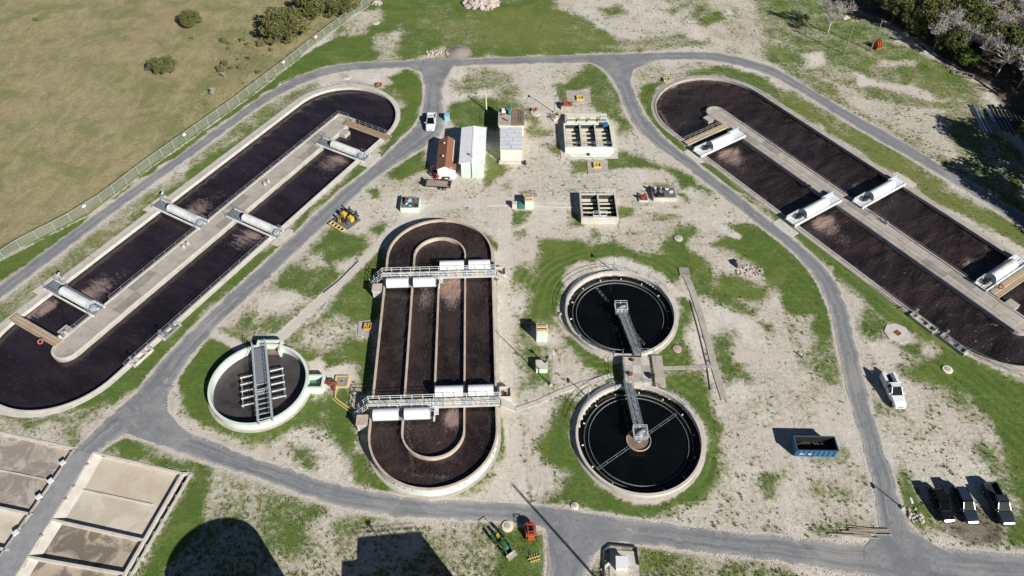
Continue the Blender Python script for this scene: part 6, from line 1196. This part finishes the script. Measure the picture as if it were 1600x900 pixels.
# ------------------------------------------------------------------ rubble, logs, pipes
rk = []
for k in range(5):
    g = np.random.default_rng(k+40); th = [(0, 0, 1), (0, 0, -1)]+[(math.cos(a+.3*j), math.sin(a+.3*j), z_) for j, z_ in enumerate((.5, -.4)) for a in np.linspace(0, 2*PI, 6)[:5]]
    v = [tuple(np.array(p)*g.uniform(.7, 1.15)) for p in th]; mb = MB(); a, b_ = list(range(2, 7)), list(range(7, 12))
    mb.v = v; mb.f = [(0, a[i], a[(i+1) % 5]) for i in range(5)]+[(1, b_[(i+1) % 5], b_[i]) for i in range(5)]+[(a[i], b_[i], b_[(i+1) % 5], a[(i+1) % 5]) for i in range(5)]; rk.append(mb.mesh('stone', STONE))
def rubble(label, px, rx, ry, n_, s0, s1, h, mat=None):
    x, y = G(*px); t_ = thing('rubble_pile', label, 'rubble', (x, y, 0))
    for i in range(n_):
        a = random.uniform(0, 2*PI); q = math.sqrt(random.random()); s_ = random.uniform(s0, s1); o = link('stone', random.choice(rk), t_, (math.cos(a)*q*rx, math.sin(a)*q*ry, (1-q)*h+s_*.3), random.uniform(0, 6)); o.scale = (s_, s_*random.uniform(.6, 1), s_*random.uniform(.4, .8))
    return t_
rubble('big pile of pale broken stone on the north lawn at the top of the photo', (752, 6), 4.6, 3.2, 150, .4, 1.1, 1.3)
rubble('scatter of broken stone left of the bare mound by the north road', (684, 84), 3.2, 1.3, 60, .12, .4, .2)
rubble('small white stone heap at the upper end of the wire fence', (590, 6), 1.3, .9, 26, .2, .6, .5)
rubble('low heap of stones on bare ground in the east lawn', (1172, 424), 2.2, 1.4, 40, .12, .35, .1); rubble('stone scatter left of the fan of three dark vehicles', (1431, 806), 1.0, 1.0, 26, .12, .35, .1)
rubble('white stones beside the bare tree by the woods', (1316, 29), 1.6, .6, 16, .3, .7, .3)
MOUND = pm('grey_spoil', '9d938c', .95, .2, .8, 8, .4, dirt='75695f')
rows = []; x, y = G(717, 80)
for j in range(15):
    rows.append([((i-10)*.42, (j-7)*.55, max(0, 1.0*math.exp(-((i-10)/5.2)**2-((j-6)/4.0)**2)+.05*math.sin(i*1.7+j)-.12)) for i in range(21)])
tag(MB().grid(rows).build('spoil_mound', MOUND, None, (x, y, -.02), smooth=True), 'bare grey spoil mound at the north edge of the top road', 'mound')
x, y = G(1158, 416); t_ = thing('concrete_block', 'dark capped concrete block standing on bare ground in the east lawn', 'block', (x, y, 0), .3); MB().box((-.3, .2, .4), (1.3, .9, .8)).build('body', COND, t_, bev=.05); MB().box((-.3, .2, .86), (1.2, .8, .12)).build('lid', CON, t_)
x, y = G(1340, 833); lp_ = thing('log_pile', 'long thin poles and logs lying at the junction of the south and right roads', 'logs', (x, y, 0), -.04)
for i in range(8): a = random.uniform(-.12, .12); L = random.uniform(1.8, 6.5); xx = random.uniform(-1.6, 2.2)-i*.1; yy = -.5+i*.17; MB().tube((xx-L/2, yy-a*L/2, .12), (xx+L/2, yy+a*L/2, .18), random.uniform(.05, .11), 7).build('log', LOG, lp_)
x, y = G(1505, 118); t_ = thing('timber_frame', 'weathered wooden frame on pale ground at the edge of the wood', 'frame', (x, y, 0), -.5)
for k in range(2): MB().box((0, k*1.6-.8, .3), (4.2, .2, .2)).build('beam', LOG, t_)
for k in range(4): MB().box((-2+k*1.33, 0, .45), (.18, 1.5, .12)).build('crosspiece', LOG, t_)
P = [(*p, .12) for p in GL([(1430, 66), (1460, 88), (1490, 104), (1530, 128), (1560, 150)])]; tag(MB().path(P, .13, 7).build('ground_pipe', DARK), 'long dark pipe lying along the lower edge of the wood', 'pipe')
pm1 = MB().tube((0, 0, 0), (1, 0, 0), .17, 10).mesh('pipe', PIPEM); pm2 = MB().tube((0, 0, 0), (1, 0, 0), .15, 8).mesh('pipe', DARK)
ax, ay = G(1514, 165); bx_, by_ = G(1538, 212); an = math.atan2(by_-ay, bx_-ax); L = math.hypot(bx_-ax, by_-ay)
t_ = thing('pipe_stack', 'stacked long steel pipes in the shade at the right edge of the wood', 'pipes', (ax, ay, 0), an)
for i in range(4): o = link('pipe', pm1, t_, (.3*random.random(), .2+i*.36, .17+.3*(i % 2))); o.scale = (L-.6, 1, 1)
for i in range(2): o = link('pipe', pm1, t_, (1.2, 3.0+i*.36, .3)); o.scale = (L*.48, 1, 1)
for i in range(9): o = link('pipe', pm2, t_, (random.uniform(-1.5, 0), 4.2+i*.8, .15)); o.scale = (L*random.uniform(.8, 1.1), 1, 1)
for i in range(3): MB().box((1+i*3.5, 5, .06), (.2, 11, .12)).build('skid_beam', LOG, t_)

# ------------------------------------------------------------------ trees
def leafmat(name, a, b_, c_):
    m, t, b = newmat(name); V = t.co('Object'); n1 = t.noise(.55, 4, .6, V); n2 = t.noise(3.5, 3, .7, V); r_ = t.new('ShaderNodeObjectInfo').outputs['Random']
    k = t.mix(t.step(n1, .35, .65), lin(a), lin(b_)); k = t.mix(t.math('MULTIPLY', t.step(n2, .4, .75), .6), k, lin(c_)); k = t.mix(t.math('MULTIPLY', r_, .45), k, lin('6d6638'))
    t.put(b.inputs['Base Color'], k); b.inputs['Roughness'].default_value = .8; b.inputs['Specular IOR Level'].default_value = .2; return m
LEAF = leafmat('oak_leaves', '566034', '737a4b', '434a29'); LEAF2 = leafmat('pale_scrub_leaves', '7d7c54', '969268', '5c5f3c'); LEAF4 = leafmat('olive_leaves', '5d6238', '747548', '41482a'); LEAF3 = leafmat('bright_shrub_leaves', '5f8430', '7a9a40', '41601f')
def crown(seed, rx, rz, zc, nclump, nleaf, sz, hollow=.55):
    g = np.random.default_rng(seed); c = g.normal(size=(nclump, 3)); c /= np.linalg.norm(c, axis=1)[:, None]; c *= (g.uniform(hollow, 1, nclump)**.6)[:, None]
    c[:, 2] = np.abs(c[:, 2])*1.1-.35; cr = g.uniform(.18, .34, nclump)
    k = g.integers(0, nclump, nleaf); d = g.normal(size=(nleaf, 3)); d /= np.linalg.norm(d, axis=1)[:, None]; p = c[k]+d*(cr[k]*g.uniform(.5, 1, nleaf)**.5)[:, None]
    p = p*np.array([rx, rx, rz])+np.array([0, 0, zc]); u = g.normal(size=(nleaf, 3)); u /= np.linalg.norm(u, axis=1)[:, None]; w_ = np.cross(u, g.normal(size=(nleaf, 3))); w_ /= np.linalg.norm(w_, axis=1)[:, None]
    s_ = sz*g.uniform(.6, 1.3, nleaf)[:, None]; V = np.stack([p-u*s_, p+w_*s_*.55, p+u*s_, p-w_*s_*.55], 1).reshape(-1, 3); F = np.arange(len(V)).reshape(-1, 4)
    return V, F
def crownmesh(mat, *a):
    V, F = crown(*a); me = bpy.data.meshes.new('crown'); me.from_pydata(V.tolist(), [], F.tolist()); me.materials.append(mat); me.update(); return me
def trunkmesh(seed, h, r_, spread):
    g = random.Random(seed); mb = MB(); mb.path([(0, 0, -.1), (.08*h*g.uniform(-1, 1), .05, h*.45)], r_, 8); 
    for i in range(7): a = i*2*PI/7+g.uniform(-.4, .4); mb.tube((0, 0, h*.4), (math.cos(a)*spread*.35, math.sin(a)*spread*.35, h*.62), r_*.5, 6, r_*.3); mb.tube((math.cos(a)*spread*.35, math.sin(a)*spread*.35, h*.62), (math.cos(a+.2)*spread*.75, math.sin(a+.2)*spread*.75, h*.82), r_*.3, 5, r_*.1)
    return mb.mesh('trunk', BARK)
def baretree(seed, h, depth=5, tw=.022):
    g = random.Random(seed); tr = MB(); br_ = MB()
    def grow(p, d, L, r_, lv):
        q = p+d*L; (tr if lv < 2 else br_).tube(p, q, r_, 5 if lv < 3 else 3, r_*.65, cap=False)
        if lv >= depth: return
        for i in range(g.choice((3, 4)) if lv < 3 else 3):
            a = g.uniform(0, 2*PI); s_ = g.uniform(.45, .95); n_ = Vector((math.cos(a), math.sin(a), 0)); dd = (d+n_*s_+Vector((0, 0, .12))).normalized(); grow(p+d*L*g.uniform(.55, 1), dd, L*g.uniform(.6, .85), max(tw, r_*.55), lv+1)
    grow(Vector((0, 0, -.1)), Vector((.05, .02, 1)).normalized(), h*.3, h*.022, 0); return tr.mesh('trunk', TWIG), br_.mesh('branches', TWIG)
PROTO = []
for k in range(4): PROTO.append(('leaf', trunkmesh(k, 8, .2, 3.2), crownmesh(LEAF, k+1, 3.3, 2.9, 5.3, 34, 3600, .2)))
for k in range(2): PROTO.append(('scrub', trunkmesh(k+9, 6, .15, 2.6), crownmesh(LEAF2, k+20, 2.9, 2.3, 3.7, 26, 2400, .19)))
PROTO.append(('bright', trunkmesh(14, 4, .1, 2), crownmesh(LEAF3, 31, 2.2, 1.7, 2.2, 20, 1600, .2)))
for k in range(2): PROTO.append(('bush', trunkmesh(k+80, 3, .15, 2), crownmesh(LEAF if k else LEAF4, k+61, 3.3, 2.7, 2.6, 44, 6500, .17, .35)))
BARE = [baretree(k+50, 9, 6, .034) for k in range(4)]
def tree(kind, label, x, y, s_, group=None, cat='tree', name=None, sz=None):
    nm = name or {'leaf': 'oak_tree', 'scrub': 'scrub_tree', 'bright': 'shrub', 'bare': 'bare_tree', 'bush': 'bush'}[kind]; t_ = thing(nm, label, cat, (x, y, 0), random.uniform(0, 6), group); t_.scale = (s_, s_, s_*(sz or 1))
    if kind == 'bare': a, b_ = random.choice(BARE); link('trunk', a, t_); link('branches', b_, t_)
    else: _, a, b_ = random.choice([p for p in PROTO if p[0] == kind]); link('trunk', a, t_); link('crown', b_, t_)
    return t_
for kind, lab, px, s_ in (('bush', 'small round bush alone near the top of the dry field', (300, 42), .8), ('bush', 'sparse pale bush alone in the middle of the dry field', (258, 114), .85), ('bush', 'large spreading tree beside the wire fence at the top', (446, 62), 1.6),
                          ('bush', 'dense dark tree at the top edge left of the wire fence', (494, 24), 1.35), ('bush', 'pale leafy tree closest to the wire fence at the top edge', (532, 22), 1.3), ('bare', 'bare thin sapling near the wire fence, the upper of two', (352, 122), .2), ('bare', 'bare thin sapling near the wire fence, the lower of two', (333, 150), .24), ('scrub', 'tiny low bush below the round field bush', (301, 62), .16),
                          ('scrub', 'low weedy bush in the dry field far left', (57, 34), .2)):
    x, y = G(*px); t_ = tree(kind, lab, x, y, s_, cat='tree' if s_ > 1 or kind == 'bare' else 'bush')
for i in range(26):
    x, y = G(random.uniform(345, 440), random.uniform(66, 118)); 
    if inpoly(np.array([x]), np.array([y]), FL)[0] < 1.5: continue
    t_ = tree('scrub', 'low brown weedy shrub in the rough patch by the wire fence', x, y, random.uniform(.12, .26), 'low shrubs in the rough patch by the fence', 'shrub', 'low_shrub')
x, y = G(1293, 51); tree('bare', 'pale leafless tree with a leaning trunk at the left end of the wood', x, y, 1.15)
WOODS = GL([(1318, -70), (1330, 2), (1385, 38), (1440, 68), (1490, 95), (1545, 121), (1600, 152), (1660, 190), (1720, 260), (2000, 300), (1900, -70)])
wp = []; tries = 0; wx = [p[0] for p in WOODS]; wy = [p[1] for p in WOODS]
cand = np.c_[rng.uniform(min(wx), 170, 14000), rng.uniform(min(wy), 196, 14000)]; dd = inpoly(cand[:, 0], cand[:, 1], WOODS); cand = cand[dd > .3]; dd = dd[dd > .3]
for c_, d_ in zip(cand, dd):
    if c_[0] > .74*(c_[1]*.668+67)+14: continue
    if all((c_[0]-p[0])**2+(c_[1]-p[1])**2 > 3.35**2 for p in wp): wp.append(c_)
    if len(wp) > 290: break
for i, (x, y) in enumerate(wp):
    k = random.random(); edge = inpoly(np.array([x]), np.array([y]), WOODS)[0] < 4; zone = 'at the near edge of' if edge else ('in the right part of' if x > 112 else 'deep in'); nf = 1 if inpoly(np.array([x]), np.array([y]), WOODS)[0] > 3 else .95
    if k < .34: tree('leaf', 'dark green leafy tree ' + zone + ' the dense wood', x, y, random.uniform(.85, 1.3)*nf, 'trees of the dense wood')
    elif k < .50: tree('scrub', 'olive coloured leafy tree ' + zone + ' the dense wood', x, y, random.uniform(.85, 1.3)*nf, 'trees of the dense wood')
    elif k < .93: tree('bare', 'grey leafless tree ' + zone + ' the dense wood', x, y, random.uniform(.95, 1.3)*nf, 'trees of the dense wood')
    else: tree('bright', 'bright green shrub at the edge of the dense wood', x, y, random.uniform(.9, 1.3), 'trees of the dense wood', 'shrub')
for px in ((1405, 30), (1430, 55), (1500, 98), (1508, 104), (1470, 80)): x, y = G(*px); tree('bright', 'bright green shrub at the edge of the dense wood', x, y, random.uniform(.8, 1.1), 'trees of the dense wood', 'shrub')
for u, v, hh in ((1478, 193, 12), (1500, 205, 11), (1520, 222, 11), (1545, 240, 10), (1497, 258, 12), (1520, 275, 11), (1548, 292, 11), (1580, 318, 10), (1570, 222, 12), (1592, 262, 11), (1560, 195, 12), (1600, 340, 11), (1530, 185, 12)):
    x, y = G(u, v); x += (hh-1.5)*1.664*.636; y -= (hh-1.5)*1.664*.772
    tree('leaf', 'tree beyond the right edge whose shadow lies on the grass', x, y, hh/8.6, 'trees beyond the right edge')

# ------------------------------------------------------------------ grass tufts, weeds, gravel
def sampleR(x, y, A): i = np.clip(np.searchsorted(gx, x), 0, len(gx)-1); j = np.clip(np.searchsorted(gy, y), 0, len(gy)-1); return A[j, i]
def clear(x, y):
    ok = (LD.dist(x, y) > 2.2) & (RD.dist(x, y) > 2.0) & (TK.dist(x, y) > .8) & (inpoly(x, y, BEDR) < -.3) & (inpoly(x, y, BEDL) < -.3)
    for c in (C1, C2, C3): ok &= np.hypot(x-c[0], y-c[1]) > c[2]+1.3
    for A, B in RE.values(): ok &= inpoly(x, y, list(A)+list(B)[::-1]) < -.1
    for x0, x1, y0, y1 in ((-14.3, -10.4, 108.4, 117.7), (-10, -5, 108.8, 119.9), (-2.6, 2.2, 113, 127.2), (9.6, 20.8, 114.8, 126), (12.2, 19, 96, 103), (14.6, 20.6, 56, 63), (-20.5, -16.5, 97, 101), (25, 31, 100, 103.5), (2, 6, 61, 72), (41, 47, 49, 53)): ok &= ~((x > x0) & (x < x1) & (y > y0) & (y < y1))
    bz = sampleR(x, y, Bp); return ok & (bz < .3)
def scatter(name, n_, lo, hi, blades, hgt, spr, mat, seed, box=(-70, 100, 33.5, 175), dens=None):
    g = np.random.default_rng(seed); x = g.uniform(box[0], box[1], n_); y = box[2]+(box[3]-box[2])*g.random(n_)**1.5; r_ = sampleR(x, y, COVER)+fbm(x, y, 2.2, 3, 9)*.18; k = (r_ > lo) & (r_ < hi); x, y = x[k], y[k]
    v_ = (np.abs(x) < .74*(y+50)); x, y = x[v_], y[v_]; ok = clear(x, y); x, y = x[ok], y[ok]; m_ = len(x)
    a = g.uniform(0, 2*PI, (m_, blades)); s_ = g.uniform(.6, 1.4, (m_, 1)); L = spr*s_*g.uniform(.4, 1, (m_, blades)); H_ = hgt*s_*g.uniform(.4, 1, (m_, blades)); wd = .22*spr*s_
    cxx = x[:, None]+g.normal(0, spr*.35, (m_, blades)); cyy = y[:, None]+g.normal(0, spr*.35, (m_, blades)); z0 = np.zeros_like(cxx)-.01
    P0 = np.stack([cxx-np.sin(a)*wd, cyy+np.cos(a)*wd, z0], -1); P1 = np.stack([cxx+np.sin(a)*wd, cyy-np.cos(a)*wd, z0], -1); P2 = np.stack([cxx+np.cos(a)*L, cyy+np.sin(a)*L, H_], -1)
    V = np.stack([P0, P1, P2], 2).reshape(-1, 3); nf = len(V)//3; me = bpy.data.meshes.new(name); me.vertices.add(len(V)); me.vertices.foreach_set('co', V.ravel()); me.loops.add(len(V)); me.loops.foreach_set('vertex_index', np.arange(len(V), dtype=np.int32)); me.polygons.add(nf)
    me.polygons.foreach_set('loop_start', np.arange(0, len(V), 3, dtype=np.int32)); me.polygons.foreach_set('loop_total', np.full(nf, 3, np.int32)); me.update(calc_edges=True); me.materials.append(mat); o = bpy.data.objects.new(name, me); C.objects.link(o); o['kind'] = 'stuff'; return o
def tuftmat(name, a, b_):
    m, t, b = newmat(name); V = t.co('Object'); k = t.mix(t.step(t.noise(.5, 5, .65, V), .35, .65), lin(a), lin(b_)); k = t.mix(t.math('MULTIPLY', t.step(t.noise(5, 3, .7, V), .4, .75), .5), k, lin('43582a')); t.put(b.inputs['Base Color'], k); b.inputs['Roughness'].default_value = .85; b.inputs['Specular IOR Level'].default_value = .15; return m
scatter('grass', 90000, .62, 2, 4, .13, .14, tuftmat('grass_blades', '5c7a33', '76903f'), 1)
scatter('weeds', 30000, .36, .75, 8, .2, .24, tuftmat('weed_leaves', '5f7038', '7c8048'), 2)
scatter('weeds', 3500, .12, .5, 9, .13, .2, tuftmat('dry_weeds', '6f7344', '8b8458'), 3)
def gravel(n_, seed):
    g = np.random.default_rng(seed); x = g.uniform(-70, 100, n_); y = 33.5+140*g.random(n_)**1.5; k = (sampleR(x, y, Bp) > .45) | ((sampleR(x, y, COVER) < .4) & (fbm(x, y, 5, 3, 4) > .55)); x, y = x[k], y[k]
    ok = clear(x, y) | ((sampleR(x, y, Bp) > .3) & (TK.dist(x, y) > 1))
    for c in (C1, C2, C3): ok &= np.hypot(x-c[0], y-c[1]) > c[2]+1.2
    for D_ in (LD, RD): ok &= D_.dist(x, y) > 2.2
    for A, B in RE.values(): ok &= inpoly(x, y, list(A)+list(B)[::-1]) < .25
    ok &= (inpoly(x, y, BEDR) < -.2) & (inpoly(x, y, BEDL) < -.2); x, y = x[ok], y[ok]; m_ = len(x); s_ = g.uniform(.03, .12, m_); o8 = np.array([(1, 0, 0), (0, 1, 0), (-1, 0, 0), (0, -1, 0), (0, 0, .8), (0, 0, -.4)])
    V = (o8[None]*s_[:, None, None]*g.uniform(.7, 1.3, (m_, 6, 1))+np.stack([x, y, 0*x+.02], -1)[:, None]).reshape(-1, 3); F = np.array([(0, 1, 4), (1, 2, 4), (2, 3, 4), (3, 0, 4)]); F = (F[None]+np.arange(m_)[:, None, None]*6).reshape(-1, 3)
    me = bpy.data.meshes.new('gravel'); me.from_pydata(V.tolist(), [], F.tolist()); me.materials.append(STONE); o = bpy.data.objects.new('gravel', me); C.objects.link(o); o['kind'] = 'stuff'
gravel(60000, 5)
